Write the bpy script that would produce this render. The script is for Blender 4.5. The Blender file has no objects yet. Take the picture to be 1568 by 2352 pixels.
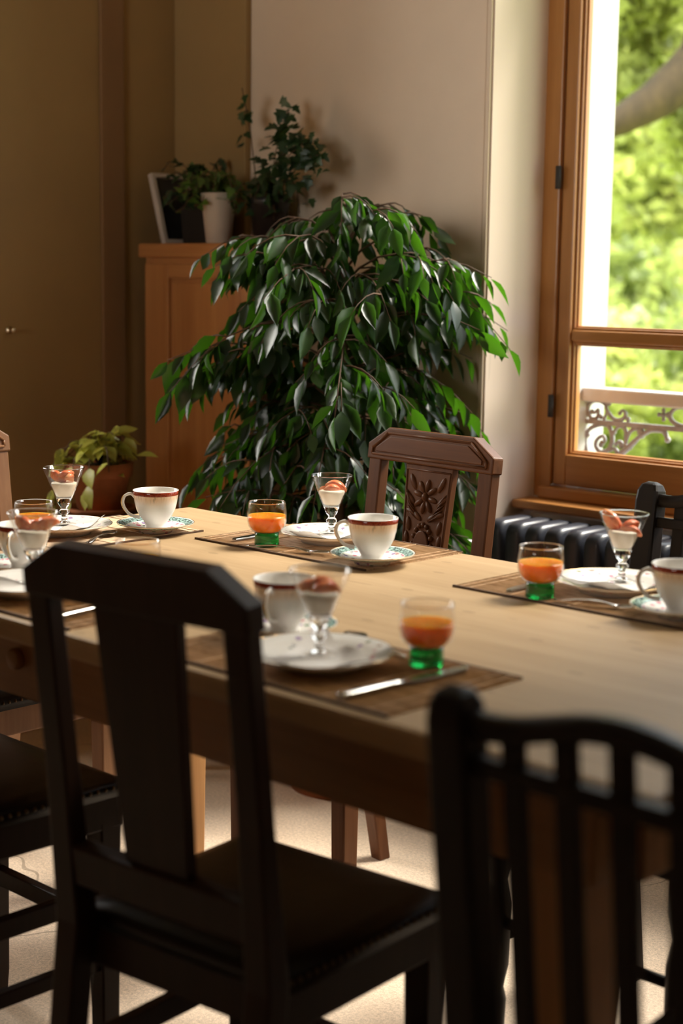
import bpy, bmesh, math, random
from mathutils import Vector, Matrix, Quaternion
PI = math.pi
sc = bpy.context.scene
COL = sc.collection

# ------------------------------------------------------------------ camera
def camera_matrix(yaw, pitch, roll, pos):
    f = Vector((-math.sin(yaw) * math.cos(pitch), math.cos(yaw) * math.cos(pitch), -math.sin(pitch)))
    r = Vector((math.cos(yaw), math.sin(yaw), 0))
    d = f.cross(r)
    c, s = math.cos(roll), math.sin(roll)
    r2 = r * c + d * s
    d2 = r * -s + d * c
    u = -d2
    b = -f
    return Matrix(((r2.x, u.x, b.x, pos[0]), (r2.y, u.y, b.y, pos[1]), (r2.z, u.z, b.z, pos[2]), (0, 0, 0, 1)))

cam_data = bpy.data.cameras.new('camera')
cam = bpy.data.objects.new('camera', cam_data)
COL.objects.link(cam)
cam_data.sensor_fit = 'VERTICAL'
cam_data.sensor_height = 36.0
cam_data.sensor_width = 24.0
cam_data.lens = 3600 / 2352 * 36.0
cam_data.clip_start = 0.05
cam_data.clip_end = 300
cam_data.dof.use_dof = True
cam_data.dof.focus_distance = 2.95
cam_data.dof.aperture_fstop = 2.9
cam.matrix_world = camera_matrix(math.radians(43.8), math.radians(8.62), math.radians(-0.76), (0, 0, 1.24))
sc.camera = cam

# ------------------------------------------------------------------ world, sun, daylight
world = bpy.data.worlds.new('daylight')
sc.world = world
world.use_nodes = True
wn = world.node_tree.nodes
wl = world.node_tree.links
wn.clear()
w_out = wn.new('ShaderNodeOutputWorld')
w_bg = wn.new('ShaderNodeBackground')
w_bg.inputs['Color'].default_value = (0.90, 0.96, 1.0, 1)
w_bg.inputs['Strength'].default_value = 3.4
wl.new(w_bg.outputs[0], w_out.inputs[0])

SUN_DIR = Vector((0.46, 0.88, 1.12)).normalized()
sun_data = bpy.data.lights.new('sun', 'SUN')
sun_data.energy = 10.5
sun_data.angle = math.radians(24)
sun_data.color = (1.0, 0.93, 0.82)
sun = bpy.data.objects.new('sun', sun_data)
COL.objects.link(sun)
sun.location = (6, 12, 9)
sun.rotation_euler = SUN_DIR.to_track_quat('Z', 'Y').to_euler()

def window_light(name, loc, direction, sx, sy, power, color=(1, 0.95, 0.87), portal=False):
    d = bpy.data.lights.new(name, 'AREA')
    d.shape = 'RECTANGLE'
    d.size, d.size_y = sx, sy
    d.energy = power
    d.color = color
    if portal:
        d.cycles.is_portal = True
    o = bpy.data.objects.new(name, d)
    COL.objects.link(o)
    o.location = loc
    o.rotation_euler = Vector(direction).to_track_quat('-Z', 'Z').to_euler()
    return o

# window portal, fill light added at an unseen door, daylight of the window in the left wall out of frame
window_light('portal_visible_window', (-1.455, 3.47, 2.12), (0, -1, 0), 1.79, 2.84, 1, portal=True)
window_light('added_door_fill', (-1.20, -2.98, 1.25), (0, 1, 0), 1.36, 2.1, 84)
window_light('daylight_left_window', (-3.86, 1.70, 1.55), (1, 0, 0), 0.66, 1.70, 70)

sc.view_settings.view_transform = 'Standard'
sc.view_settings.look = 'None'
sc.view_settings.exposure = 0.3
sc.view_settings.gamma = 1.0
sc.view_settings.use_curve_mapping = False
cy = sc.cycles
cy.max_bounces = 12
cy.diffuse_bounces = 6
cy.glossy_bounces = 5
cy.transmission_bounces = 10
cy.transparent_max_bounces = 24
cy.caustics_reflective = False
cy.caustics_refractive = False
cy.sample_clamp_indirect = 5.0
cy.use_denoising = True

# ------------------------------------------------------------------ materials
MATS = {}
class NT:
    def __init__(s, name):
        s.m = bpy.data.materials.new(name)
        s.m.use_nodes = True
        s.t = s.m.node_tree
        s.t.nodes.clear()
        s.out = s.n('ShaderNodeOutputMaterial')
        MATS[name] = s.m
    def n(s, kind, **kw):
        nd = s.t.nodes.new(kind)
        for k, v in kw.items():
            if k in nd.inputs:
                nd.inputs[k].default_value = v
            else:
                setattr(nd, k, v)
        return nd
    def l(s, a, b):
        s.t.links.new(a, b)
    def bsdf(s, **kw):
        b = s.n('ShaderNodeBsdfPrincipled')
        for k, v in kw.items():
            b.inputs[k.replace('_', ' ')].default_value = v
        s.l(b.outputs[0], s.out.inputs['Surface'])
        return b
    def coord(s, scale=(1, 1, 1), rot=(0, 0, 0), kind='Object'):
        tc = s.n('ShaderNodeTexCoord')
        mp = s.n('ShaderNodeMapping')
        mp.inputs['Scale'].default_value = scale
        mp.inputs['Rotation'].default_value = rot
        s.l(tc.outputs[kind], mp.inputs['Vector'])
        return mp.outputs[0]
    def ramp(s, fac, stops):
        r = s.n('ShaderNodeValToRGB')
        e = r.color_ramp.elements
        while len(e) < len(stops):
            e.new(0.5)
        for k, (p, c) in enumerate(stops):
            e[k].position = p
            e[k].color = (c[0], c[1], c[2], 1)
        s.l(fac, r.inputs[0])
        return r.outputs[0]
    def noise(s, vec, scale, detail=4, rough=0.55, dist=0.0):
        nz = s.n('ShaderNodeTexNoise')
        nz.inputs['Scale'].default_value = scale
        nz.inputs['Detail'].default_value = detail
        nz.inputs['Roughness'].default_value = rough
        nz.inputs['Distortion'].default_value = dist
        s.l(vec, nz.inputs['Vector'])
        return nz.outputs['Fac']
    def bump(s, fac, strength, dist, b):
        bp = s.n('ShaderNodeBump')
        bp.inputs['Strength'].default_value = strength
        bp.inputs['Distance'].default_value = dist
        s.l(fac, bp.inputs['Height'])
        s.l(bp.outputs[0], b.inputs['Normal'])
    def mix(s, fac, a, b, blend='MIX'):
        mx = s.n('ShaderNodeMix')
        mx.data_type = 'RGBA'
        mx.blend_type = blend
        for sock, v in ((mx.inputs[0], fac), (mx.inputs[6], a), (mx.inputs[7], b)):
            if hasattr(v, 'is_output'):
                s.l(v, sock)
            elif isinstance(v, (int, float)):
                sock.default_value = v
            else:
                sock.default_value = (v[0], v[1], v[2], 1)
        return mx.outputs[2]
    def math(s, op, a, b=None, c=None):
        nd = s.n('ShaderNodeMath')
        nd.operation = op
        for k, v in enumerate((a, b, c)):
            if v is None:
                continue
            if hasattr(v, 'is_output'):
                s.l(v, nd.inputs[k])
            else:
                nd.inputs[k].default_value = v
        return nd.outputs[0]

def plain(name, col, rough=0.5, noise_amt=0.12, nscale=18, bump=0.0, **kw):
    t = NT(name)
    b = t.bsdf(Roughness=rough, **kw)
    v = t.coord()
    nz = t.noise(v, nscale)
    lo = [c * (1 - noise_amt) for c in col]
    hi = [min(1, c * (1 + noise_amt)) for c in col]
    t.l(t.ramp(nz, [(0.3, lo), (0.7, hi)]), b.inputs['Base Color'])
    if bump:
        t.bump(nz, bump, 0.002, b)
    return t.m

def wood(name, dark, light, axis=0, grain=22, rough=0.45, knots=False, stretch=0.06, coat=0.0, bump=0.15, spec=0.5):
    t = NT(name)
    b = t.bsdf(Roughness=rough)
    b.inputs['Specular IOR Level'].default_value = spec
    b.inputs['Coat Weight'].default_value = coat
    b.inputs['Coat Roughness'].default_value = 0.2
    scl = [1.0, 1.0, 1.0]
    scl[axis] = stretch
    v = t.coord(tuple(scl))
    n1 = t.noise(v, grain, 6, 0.6, 0.6)
    n2 = t.noise(v, grain * 5, 3, 0.6)
    f = t.math('ADD', t.math('MULTIPLY', n1, 0.7), t.math('MULTIPLY', n2, 0.3))
    c = t.ramp(f, [(0.32, dark), (0.52, [(a + b2) / 2 for a, b2 in zip(dark, light)]), (0.68, light)])
    if knots:
        v2 = t.coord((1.0, 2.2, 1.0))
        vo = t.n('ShaderNodeTexVoronoi')
        vo.inputs['Scale'].default_value = 4.2
        vo.voronoi_dimensions = '2D'
        t.l(v2, vo.inputs['Vector'])
        k = t.math('LESS_THAN', vo.outputs['Distance'], 0.05)
        v3 = t.coord((2.5, 26, 1))
        n3 = t.noise(v3, 2.6, 2, 0.5)
        sc_ = t.math('GREATER_THAN', n3, 0.70)
        k2 = t.math('MAXIMUM', t.math('MULTIPLY', k, 0.30), t.math('MULTIPLY', sc_, 0.35))
        c = t.mix(k2, c, [d * 0.45 for d in dark])
    t.l(c, b.inputs['Base Color'])
    t.bump(f, bump, 0.0015, b)
    return t.m

wood('pine', (0.385, 0.252, 0.132), (0.50, 0.348, 0.198), 0, 20, 0.52, knots=True, bump=0.08, spec=0.28)
wood('pine_apron', (0.30, 0.14, 0.05), (0.42, 0.22, 0.09), 0, 20, 0.45)
wood('pine_leg', (0.36, 0.165, 0.055), (0.50, 0.26, 0.10), 2, 20, 0.45)
wood('walnut', (0.075, 0.027, 0.010), (0.14, 0.054, 0.021), 2, 24, 0.40, spec=0.22)
wood('walnut_rail', (0.075, 0.027, 0.010), (0.14, 0.054, 0.021), 0, 24, 0.40, spec=0.22)
wood('shaded_walnut', (0.016, 0.007, 0.0035), (0.032, 0.014, 0.007), 2, 24, 0.42, spec=0.2)  # walnut copy with the foreground shade put into its colour
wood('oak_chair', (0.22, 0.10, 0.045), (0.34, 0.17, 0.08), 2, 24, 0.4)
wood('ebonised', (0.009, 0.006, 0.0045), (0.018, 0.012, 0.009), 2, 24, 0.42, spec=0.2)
wood('cabinet_wood', (0.38, 0.145, 0.045), (0.55, 0.255, 0.092), 2, 16, 0.4)
wood('cabinet_wood_h', (0.38, 0.145, 0.045), (0.55, 0.255, 0.092), 0, 16, 0.4)
wood('window_wood', (0.38, 0.150, 0.036), (0.56, 0.25, 0.072), 2, 18, 0.38, coat=0.15)
wood('window_wood_h', (0.38, 0.150, 0.036), (0.56, 0.25, 0.072), 0, 18, 0.38, coat=0.15)
wood('bark', (0.024, 0.015, 0.005), (0.085, 0.055, 0.018), 2, 9, 0.9, stretch=0.5, bump=0.6)
wood('twig', (0.06, 0.03, 0.014), (0.14, 0.07, 0.034), 2, 40, 0.7)
plain('leather', (0.006, 0.004, 0.0034), 0.38, 0.3, 60, 0.15)
MATS['leather'].node_tree.nodes['Principled BSDF'].inputs['Specular IOR Level'].default_value = 0.25
plain('brass_nail', (0.12, 0.085, 0.05), 0.35, 0.1, 40, Metallic=1.0)
plain('iron_hinge', (0.035, 0.03, 0.028), 0.5, 0.2, 40)
plain('radiator_paint', (0.034, 0.037, 0.050), 0.34, 0.15, 30)
plain('cast_iron', (0.27, 0.265, 0.29), 0.55, 0.15, 60)
plain('white_paint', (0.50, 0.49, 0.48), 0.55, 0.05, 6)
plain('white_pot', (0.62, 0.52, 0.42), 0.45, 0.06, 10)
plain('dark_pot', (0.018, 0.016, 0.015), 0.4, 0.2, 20)
plain('frame_white', (0.60, 0.50, 0.42), 0.5, 0.08, 20)
plain('picture_print', (0.02, 0.02, 0.02), 0.3, 0.5, 14)
plain('terracotta', (0.36, 0.115, 0.040), 0.75, 0.25, 22, 0.1)
plain('soil', (0.03, 0.02, 0.012), 0.95, 0.4, 80, 0.6)
plain('brass_knob', (0.75, 0.62, 0.45), 0.18, 0.05, 10, Metallic=1.0)
plain('silver', (0.62, 0.60, 0.57), 0.2, 0.08, 40, Metallic=1.0)
plain('gold_line', (0.62, 0.42, 0.18), 0.25, 0.05, 40, Metallic=1.0)
plain('porcelain', (0.80, 0.77, 0.72), 0.16, 0.02, 10)
plain('napkin', (0.74, 0.70, 0.66), 0.85, 0.04, 60, 0.1)
plain('yogurt', (0.84, 0.76, 0.62), 0.45, 0.04, 60, 0.3)
plain('house_wall', (0.62, 0.52, 0.42), 0.8, 0.1, 2)
plain('roof_tile', (0.34, 0.20, 0.13), 0.8, 0.25, 8)
plain('window_dark', (0.05, 0.05, 0.06), 0.2, 0.1, 4)
plain('mat_edge', (0.085, 0.045, 0.022), 0.8, 0.2, 80)

def leaf_mat(name, top, under, trans, rough=0.3, tw=0.4, var=0.35):
    t = NT(name)
    oi = t.n('ShaderNodeObjectInfo')
    v = t.coord()
    nz = t.noise(v, 3.0, 2)
    f = t.math('FRACT', t.math('ADD', oi.outputs['Random'], nz))
    geo = t.n('ShaderNodeNewGeometry')
    col = t.ramp(f, [(0.0, [c * (1 - var) for c in top]), (1.0, [min(1, c * (1 + var)) for c in top])])
    col = t.mix(geo.outputs['Backfacing'], col, under)
    b = t.n('ShaderNodeBsdfPrincipled')
    b.inputs['Roughness'].default_value = rough
    t.l(col, b.inputs['Base Color'])
    tr = t.n('ShaderNodeBsdfTranslucent')
    tr.inputs['Color'].default_value = (*trans, 1)
    mx = t.n('ShaderNodeMixShader')
    mx.inputs[0].default_value = tw
    t.l(b.outputs[0], mx.inputs[1])
    t.l(tr.outputs[0], mx.inputs[2])
    t.l(mx.outputs[0], t.out.inputs['Surface'])
    return t.m
leaf_mat('ficus_leaf', (0.013, 0.027, 0.011), (0.03, 0.055, 0.018), (0.11, 0.36, 0.010), 0.30, 0.21)
leaf_mat('ivy_leaf', (0.025, 0.055, 0.02), (0.05, 0.09, 0.03), (0.06, 0.16, 0.02), 0.4, 0.25)
leaf_mat('bright_ivy_leaf', (0.09, 0.17, 0.03), (0.1, 0.16, 0.04), (0.18, 0.36, 0.03), 0.4, 0.3)
leaf_mat('pothos_leaf', (0.42, 0.43, 0.08), (0.40, 0.41, 0.11), (0.66, 0.64, 0.10), 0.35, 0.3, 0.5)
leaf_mat('garden_leaf', (0.27, 0.31, 0.08), (0.28, 0.32, 0.09), (0.68, 0.74, 0.22), 0.45, 0.5, 0.55)
leaf_mat('garden_leaf_deep', (0.15, 0.19, 0.05), (0.16, 0.20, 0.06), (0.45, 0.54, 0.13), 0.45, 0.45, 0.5)
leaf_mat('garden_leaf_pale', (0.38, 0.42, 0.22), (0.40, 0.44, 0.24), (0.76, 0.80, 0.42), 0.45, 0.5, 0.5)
leaf_mat('grass_blade', (0.24, 0.32, 0.05), (0.25, 0.33, 0.06), (0.62, 0.72, 0.12), 0.5, 0.45, 0.4)

def wall_mat(name, col, amt=0.07):
    t = NT(name)
    b = t.bsdf(Roughness=0.75)
    v = t.coord()
    n1 = t.noise(v, 1.6, 5, 0.6)
    n2 = t.noise(v, 60, 3, 0.5)
    c = t.ramp(n1, [(0.3, [x * (1 - amt) for x in col]), (0.7, [min(1, x * (1 + amt)) for x in col])])
    # a few hairline scuffs of their own shape
    v3 = t.coord((9, 9, 1.2))
    n3 = t.noise(v3, 1.4, 2, 0.4, 1.5)
    sc_ = t.math('GREATER_THAN', n3, 0.78)
    c = t.mix(t.math('MULTIPLY', sc_, 0.25), c, [x * 0.6 for x in col])
    t.l(c, b.inputs['Base Color'])
    t.bump(n2, 0.06, 0.002, b)
    return t.m
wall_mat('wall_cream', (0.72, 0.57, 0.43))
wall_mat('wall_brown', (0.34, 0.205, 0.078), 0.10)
wall_mat('wall_brown_deep', (0.25, 0.13, 0.052), 0.10)
wall_mat('wall_dark', (0.10, 0.06, 0.03), 0.10)
wall_mat('reveal_cream', (0.82, 0.67, 0.56), 0.03)
wall_mat('ceiling_white', (0.40, 0.33, 0.25), 0.03)

def floor_mat():
    t = NT('floor_stone')
    b = t.bsdf(Roughness=0.7)
    v = t.coord()
    n1 = t.noise(v, 2.2, 5, 0.6)
    n2 = t.noise(v, 150, 4, 0.75)
    n3 = t.noise(v, 420, 2, 0.6)
    c1 = t.ramp(n1, [(0.3, (0.68, 0.52, 0.375)), (0.7, (0.82, 0.655, 0.50))])
    sp = t.ramp(t.math('ADD', t.math('MULTIPLY', n2, 0.6), t.math('MULTIPLY', n3, 0.4)), [(0.38, (0.62, 0.62, 0.62)), (0.62, (1.12, 1.12, 1.12))])
    c = t.mix(1.0, c1, sp, 'MULTIPLY')
    # hairline cracks
    vo = t.n('ShaderNodeTexVoronoi')
    vo.feature = 'DISTANCE_TO_EDGE'
    vo.inputs['Scale'].default_value = 0.85
    wv = t.n('ShaderNodeVectorMath')
    wv.operation = 'ADD'
    nn = t.n('ShaderNodeTexNoise')
    nn.inputs['Scale'].default_value = 3.0
    t.l(v, nn.inputs['Vector'])
    scv = t.n('ShaderNodeVectorMath')
    scv.operation = 'SCALE'
    scv.inputs['Scale'].default_value = 0.35
    t.l(nn.outputs['Color'], scv.inputs[0])
    t.l(v, wv.inputs[0])
    t.l(scv.outputs[0], wv.inputs[1])
    t.l(wv.outputs[0], vo.inputs['Vector'])
    k = t.math('LESS_THAN', vo.outputs['Distance'], 0.0022)
    c = t.mix(t.math('MULTIPLY', k, 0.6), c, (0.2, 0.15, 0.10))
    t.l(c, b.inputs['Base Color'])
    t.bump(n2, 0.25, 0.002, b)
floor_mat()

def thin_glass(name, tint, refl=0.9):
    t = NT(name)
    tr = t.n('ShaderNodeBsdfTransparent')
    tr.inputs['Color'].default_value = (*tint, 1)
    gl = t.n('ShaderNodeBsdfGlossy')
    gl.inputs['Roughness'].default_value = 0.01
    gl.inputs['Color'].default_value = (refl, refl, refl, 1)
    lw = t.n('ShaderNodeLayerWeight')
    lw.inputs['Blend'].default_value = 0.5
    fac = t.math('ADD', t.math('MULTIPLY', t.math('POWER', lw.outputs['Facing'], 5.0), 0.9), 0.025)
    mx = t.n('ShaderNodeMixShader')
    t.l(fac, mx.inputs[0])
    t.l(tr.outputs[0], mx.inputs[1])
    t.l(gl.outputs[0], mx.inputs[2])
    t.l(mx.outputs[0], t.out.inputs['Surface'])
thin_glass('pane_glass', (0.98, 0.98, 0.97))
thin_glass('bowl_glass', (0.965, 0.955, 0.94))
def solid_glass(name, col):
    t = NT(name)
    b = t.bsdf(Roughness=0.0, IOR=1.48)
    b.inputs['Base Color'].default_value = (*col, 1)
    b.inputs['Transmission Weight'].default_value = 1.0
solid_glass('stem_glass', (0.98, 0.98, 0.97))
solid_glass('green_glass', (0.01, 0.30, 0.055))
def juice_mat():
    t = NT('juice')
    b = t.bsdf(Roughness=0.25)
    v = t.coord()
    c = t.ramp(t.noise(v, 120, 3), [(0.3, (0.80, 0.245, 0.012)), (0.7, (0.90, 0.32, 0.022))])
    t.l(c, b.inputs['Base Color'])
    b.inputs['Subsurface Weight'].default_value = 0.9
    b.inputs['Subsurface Radius'].default_value = (1.0, 0.5, 0.12)
    b.inputs['Subsurface Scale'].default_value = 0.03
juice_mat()
def peach_mat():
    t = NT('peach')
    b = t.bsdf(Roughness=0.22)
    v = t.coord()
    c = t.ramp(t.noise(v, 45, 3, 0.5, 0.8), [(0.30, (0.72, 0.10, 0.035)), (0.5, (0.80, 0.27, 0.12)), (0.7, (0.86, 0.50, 0.24))])
    t.l(c, b.inputs['Base Color'])
    b.inputs['Subsurface Weight'].default_value = 0.3
    b.inputs['Subsurface Radius'].default_value = (1.0, 0.4, 0.2)
    b.inputs['Subsurface Scale'].default_value = 0.006
peach_mat()

def mat_weave():
    t = NT('reed_mat')
    b = t.bsdf(Roughness=0.7)
    v = t.coord((0.25, 1, 1))
    n1 = t.noise(v, 190, 2, 0.5)
    n2 = t.noise(t.coord((0.12, 1, 1)), 60, 2, 0.5)
    c = t.ramp(t.math('ADD', t.math('MULTIPLY', n1, 0.6), t.math('MULTIPLY', n2, 0.4)),
               [(0.35, (0.40, 0.25, 0.135)), (0.5, (0.58, 0.40, 0.24)), (0.65, (0.70, 0.50, 0.32))])
    t.l(c, b.inputs['Base Color'])
mat_weave()

def radial(t):
    tc = t.n('ShaderNodeTexCoord')
    sx = t.n('ShaderNodeSeparateXYZ')
    t.l(tc.outputs['Object'], sx.inputs[0])
    x2 = t.math('MULTIPLY', sx.outputs[0], sx.outputs[0])
    y2 = t.math('MULTIPLY', sx.outputs[1], sx.outputs[1])
    r = t.math('SQRT', t.math('ADD', x2, y2))
    return r, sx.outputs[2], tc.outputs['Object']
def band(t, r, a, b):
    return t.math('MULTIPLY', t.math('GREATER_THAN', r, a), t.math('LESS_THAN', r, b))

def flowers(t, vec, scale, size):
    vo = t.n('ShaderNodeTexVoronoi')
    vo.inputs['Scale'].default_value = scale
    t.l(vec, vo.inputs['Vector'])
    nz = t.noise(vec, scale * 6, 2)
    d = t.math('ADD', vo.outputs['Distance'], t.math('MULTIPLY', nz, 0.5))
    m = t.math('LESS_THAN', d, size)
    sp = t.n('ShaderNodeSeparateColor')
    t.l(vo.outputs['Color'], sp.inputs[0])
    col = t.ramp(sp.outputs[0], [(0.0, (0.62, 0.10, 0.20)), (0.35, (0.70, 0.28, 0.34)), (0.6, (0.10, 0.25, 0.10)), (0.85, (0.30, 0.18, 0.40))])
    return m, col

def plate_mat():
    t = NT('plate_print')
    b = t.bsdf(Roughness=0.14)
    r, z, vec = radial(t)
    m, col = flowers(t, vec, 62, 0.52)
    # clusters only on parts of the rim
    n = t.noise(vec, 16, 1)
    msk = t.math('MULTIPLY', band(t, r, 0.060, 0.086), t.math('GREATER_THAN', n, 0.50))
    c = t.mix(t.math('MULTIPLY', t.math('MULTIPLY', m, msk), 0.85), (0.79, 0.76, 0.71), col)
    t.l(c, b.inputs['Base Color'])
plate_mat()
def saucer_mat():
    t = NT('saucer_print')
    b = t.bsdf(Roughness=0.14)
    r, z, vec = radial(t)
    m, col = flowers(t, vec, 75, 0.58)
    inner = band(t, r, 0.030, 0.053)
    c = t.mix(t.math('MULTIPLY', m, inner), (0.79, 0.76, 0.71), col)
    n = t.noise(vec, 330, 2, 0.5, 1.0)
    teal = t.ramp(n, [(0.44, (0.035, 0.05, 0.055)), (0.52, (0.33, 0.50, 0.46)), (0.60, (0.42, 0.60, 0.54))])
    up = t.math('GREATER_THAN', z, 0.009)
    c = t.mix(t.math('MULTIPLY', band(t, r, 0.0545, 0.0685), up), c, teal)
    t.l(c, b.inputs['Base Color'])
saucer_mat()
def cup_mat():
    t = NT('cup_print')
    b = t.bsdf(Roughness=0.14)
    r, z, vec = radial(t)
    n = t.noise(vec, 420, 2)
    red = t.ramp(n, [(0.42, (0.17, 0.018, 0.010)), (0.60, (0.30, 0.055, 0.022))])
    fade = t.n('ShaderNodeMapRange')
    t.l(z, fade.inputs['Value'])
    fade.inputs['From Min'].default_value = 0.046
    fade.inputs['From Max'].default_value = 0.058
    n2 = t.noise(t.coord((1, 1, 0.15)), 260, 2)
    peachc = t.ramp(n2, [(0.30, (0.40, 0.26, 0.13)), (0.42, (0.74, 0.50, 0.30)), (0.7, (0.80, 0.60, 0.40))])
    out1 = t.math('GREATER_THAN', r, t.math('ADD', t.math('MULTIPLY', t.math('SUBTRACT', z, 0.046), 0.19), 0.0377))
    out2 = t.math('GREATER_THAN', r, 0.04105)
    c = t.mix(t.math('MULTIPLY', t.math('MULTIPLY', fade.outputs[0], 0.8), out1), (0.79, 0.76, 0.71), peachc)
    c = t.mix(t.math('MULTIPLY', band(t, z, 0.0635, 0.0712), out2), c, red)
    t.l(c, b.inputs['Base Color'])
cup_mat()
def metal_glossy_print():
    pass

def grass_ground():
    t = NT('lawn')
    b = t.bsdf(Roughness=0.9)
    v = t.coord()
    c = t.ramp(t.noise(v, 0.9, 5, 0.65), [(0.3, (0.22, 0.30, 0.05)), (0.7, (0.42, 0.52, 0.09))])
    t.l(c, b.inputs['Base Color'])
grass_ground()

# ------------------------------------------------------------------ mesh helpers
class MB:
    def __init__(s):
        s.v = []
        s.f = []
        s.sm = []
    def add(s, vs, fs, smooth=False, M=None):
        o = len(s.v)
        for p in vs:
            p = Vector(p)
            s.v.append(M @ p if M is not None else p)
        for f in fs:
            s.f.append([i + o for i in f])
            s.sm.append(smooth)
        return s
    def box(s, x0, x1, y0, y1, z0, z1, M=None):
        vs = [(x0, y0, z0), (x1, y0, z0), (x1, y1, z0), (x0, y1, z0), (x0, y0, z1), (x1, y0, z1), (x1, y1, z1), (x0, y1, z1)]
        fs = [(0, 3, 2, 1), (4, 5, 6, 7), (0, 1, 5, 4), (1, 2, 6, 5), (2, 3, 7, 6), (3, 0, 4, 7)]
        return s.add(vs, fs, False, M)
    def loft(s, rings, smooth=False, cap=True, closed=True, M=None):
        n = len(rings[0])
        vs = [p for r in rings for p in r]
        fs = []
        for k in range(len(rings) - 1):
            for i in range(n if closed else n - 1):
                j = (i + 1) % n
                fs.append((k * n + i, k * n + j, (k + 1) * n + j, (k + 1) * n + i))
        if cap:
            fs.append(tuple(range(n - 1, -1, -1)))
            fs.append(tuple((len(rings) - 1) * n + i for i in range(n)))
        return s.add(vs, fs, smooth, M)
    def prism(s, outline, y0, y1, M=None):
        """outline in xz, extruded along y"""
        return s.loft([[(x, y0, z) for x, z in outline], [(x, y1, z) for x, z in outline]], M=M)
    def lathe(s, prof, seg=32, M=None, scallop=None, smooth=True):
        rings = []
        for r, z in prof:
            ring = []
            for i in range(seg):
                a = 2 * PI * i / seg
                rr = r if scallop is None else r * (1 + scallop(r, a))
                ring.append((rr * math.cos(a), rr * math.sin(a), z))
            rings.append(ring)
        return s.loft(rings, smooth, True, True, M)
    def tube(s, pts, rad, seg=8, M=None, cap=True):
        pts = [Vector(p) for p in pts]
        n = len(pts)
        if not hasattr(rad, '__len__'):
            rad = [rad] * n
        t0 = (pts[1] - pts[0]).normalized()
        ref = Vector((0, 0, 1)) if abs(t0.z) < 0.9 else Vector((1, 0, 0))
        u = t0.cross(ref).normalized()
        rings = []
        for i, p in enumerate(pts):
            t = (pts[min(i + 1, n - 1)] - pts[max(i - 1, 0)])
            t = t.normalized() if t.length > 1e-9 else t0
            u = (u - t * u.dot(t))
            u = u.normalized() if u.length > 1e-6 else t.orthogonal().normalized()
            w = t.cross(u)
            rings.append([p + (u * math.cos(2 * PI * k / seg) + w * math.sin(2 * PI * k / seg)) * rad[i] for k in range(seg)])
        return s.loft(rings, True, cap, True, M)
    def ball(s, c, r, seg=10, rings=6, M=None, scale=(1, 1, 1), R=None):
        prof = [(max(1e-5, math.sin(PI * k / rings)), -math.cos(PI * k / rings)) for k in range(rings + 1)]
        T = Matrix.Translation(c)
        if R is not None:
            T = T @ R
        T = T @ Matrix.Diagonal((r * scale[0], r * scale[1], r * scale[2], 1))
        if M is not None:
            T = M @ T
        return s.lathe(prof, seg, T)
    def mesh(s, name):
        me = bpy.data.meshes.new(name)
        me.from_pydata([tuple(v) for v in s.v], [], s.f)
        me.polygons.foreach_set('use_smooth', s.sm)
        me.update()
        bm = bmesh.new()
        bm.from_mesh(me)
        bmesh.ops.recalc_face_normals(bm, faces=bm.faces)
        bm.to_mesh(me)
        bm.free()
        return me
    def build(s, name, mat, parent=None, loc=None, rot=None, bevel=0.0, raw=False):
        if raw:
            me = bpy.data.meshes.new(name)
            me.from_pydata([tuple(v) for v in s.v], [], s.f)
            me.polygons.foreach_set('use_smooth', s.sm)
            me.update()
        else:
            me = s.mesh(name)
        return link(name, me, mat, parent, loc, rot, bevel)

def link(name, me, mat, parent=None, loc=None, rot=None, bevel=0.0):
    if mat and not me.materials:
        me.materials.append(MATS[mat])
    o = bpy.data.objects.new(name, me)
    COL.objects.link(o)
    if parent is not None:
        o.parent = parent
    if loc is not None:
        o.location = loc
    if rot is not None:
        o.rotation_euler = rot
    if bevel:
        bv = o.modifiers.new('bevel', 'BEVEL')
        bv.width = bevel
        bv.segments = 2
        bv.limit_method = 'ANGLE'
        bv.angle_limit = math.radians(35)
    return o

def tag(o, label, cat, group=None):
    o['label'] = label
    o['category'] = cat
    if group:
        o['group'] = group
    return o
def thing(name, label, cat, loc=(0, 0, 0), rz=0.0, group=None):
    o = bpy.data.objects.new(name, None)
    o.empty_display_size = 0.05
    COL.objects.link(o)
    o.location = loc
    o.rotation_euler = (0, 0, rz)
    return tag(o, label, cat, group)
def struct(o):
    o['kind'] = 'structure'
    return o
def struct_empty(name, loc, rz=0.0):
    o = bpy.data.objects.new(name, None)
    o.empty_display_size = 0.05
    COL.objects.link(o)
    o.location = loc
    o.rotation_euler = (0, 0, rz)
    return struct(o)
def copy_tree(o, parent=None):
    c = o.copy()
    COL.objects.link(c)
    c.parent = parent
    for ch in o.children:
        copy_tree(ch, c)
    return c

# ------------------------------------------------------------------ room shell
XL, XR, YB, YF, ZC = -3.48, 4.6, 2.95, -2.60, 3.80      # left wall, right wall, back (window) wall, wall behind camera
YO = 3.43                                               # outer face of the back wall
W1 = (-2.36, -0.55)
WZ = (0.66, 3.55)
NZ = 0.66                                               # niche under the sill

struct(MB().box(XL - 0.4, XR + 0.3, YF - 0.3, YO, -0.12, 0).build('floor', 'floor_stone'))
struct(MB().box(XL - 0.4, XR + 0.3, YF - 0.3, YO, ZC, ZC + 0.2).build('ceiling', 'ceiling_white'))
b = MB()
b.box(XL - 0.4, W1[0], YB, YO, 0, ZC)
b.box(W1[1], XR + 0.3, YB, YO, 0, ZC)
for w in (W1,):
    b.box(w[0], w[1], YB, YO, WZ[1], ZC)
    b.box(w[0], w[1], 3.12, YO, 0, NZ)
struct(b.build('wall_back', 'wall_cream'))
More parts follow.
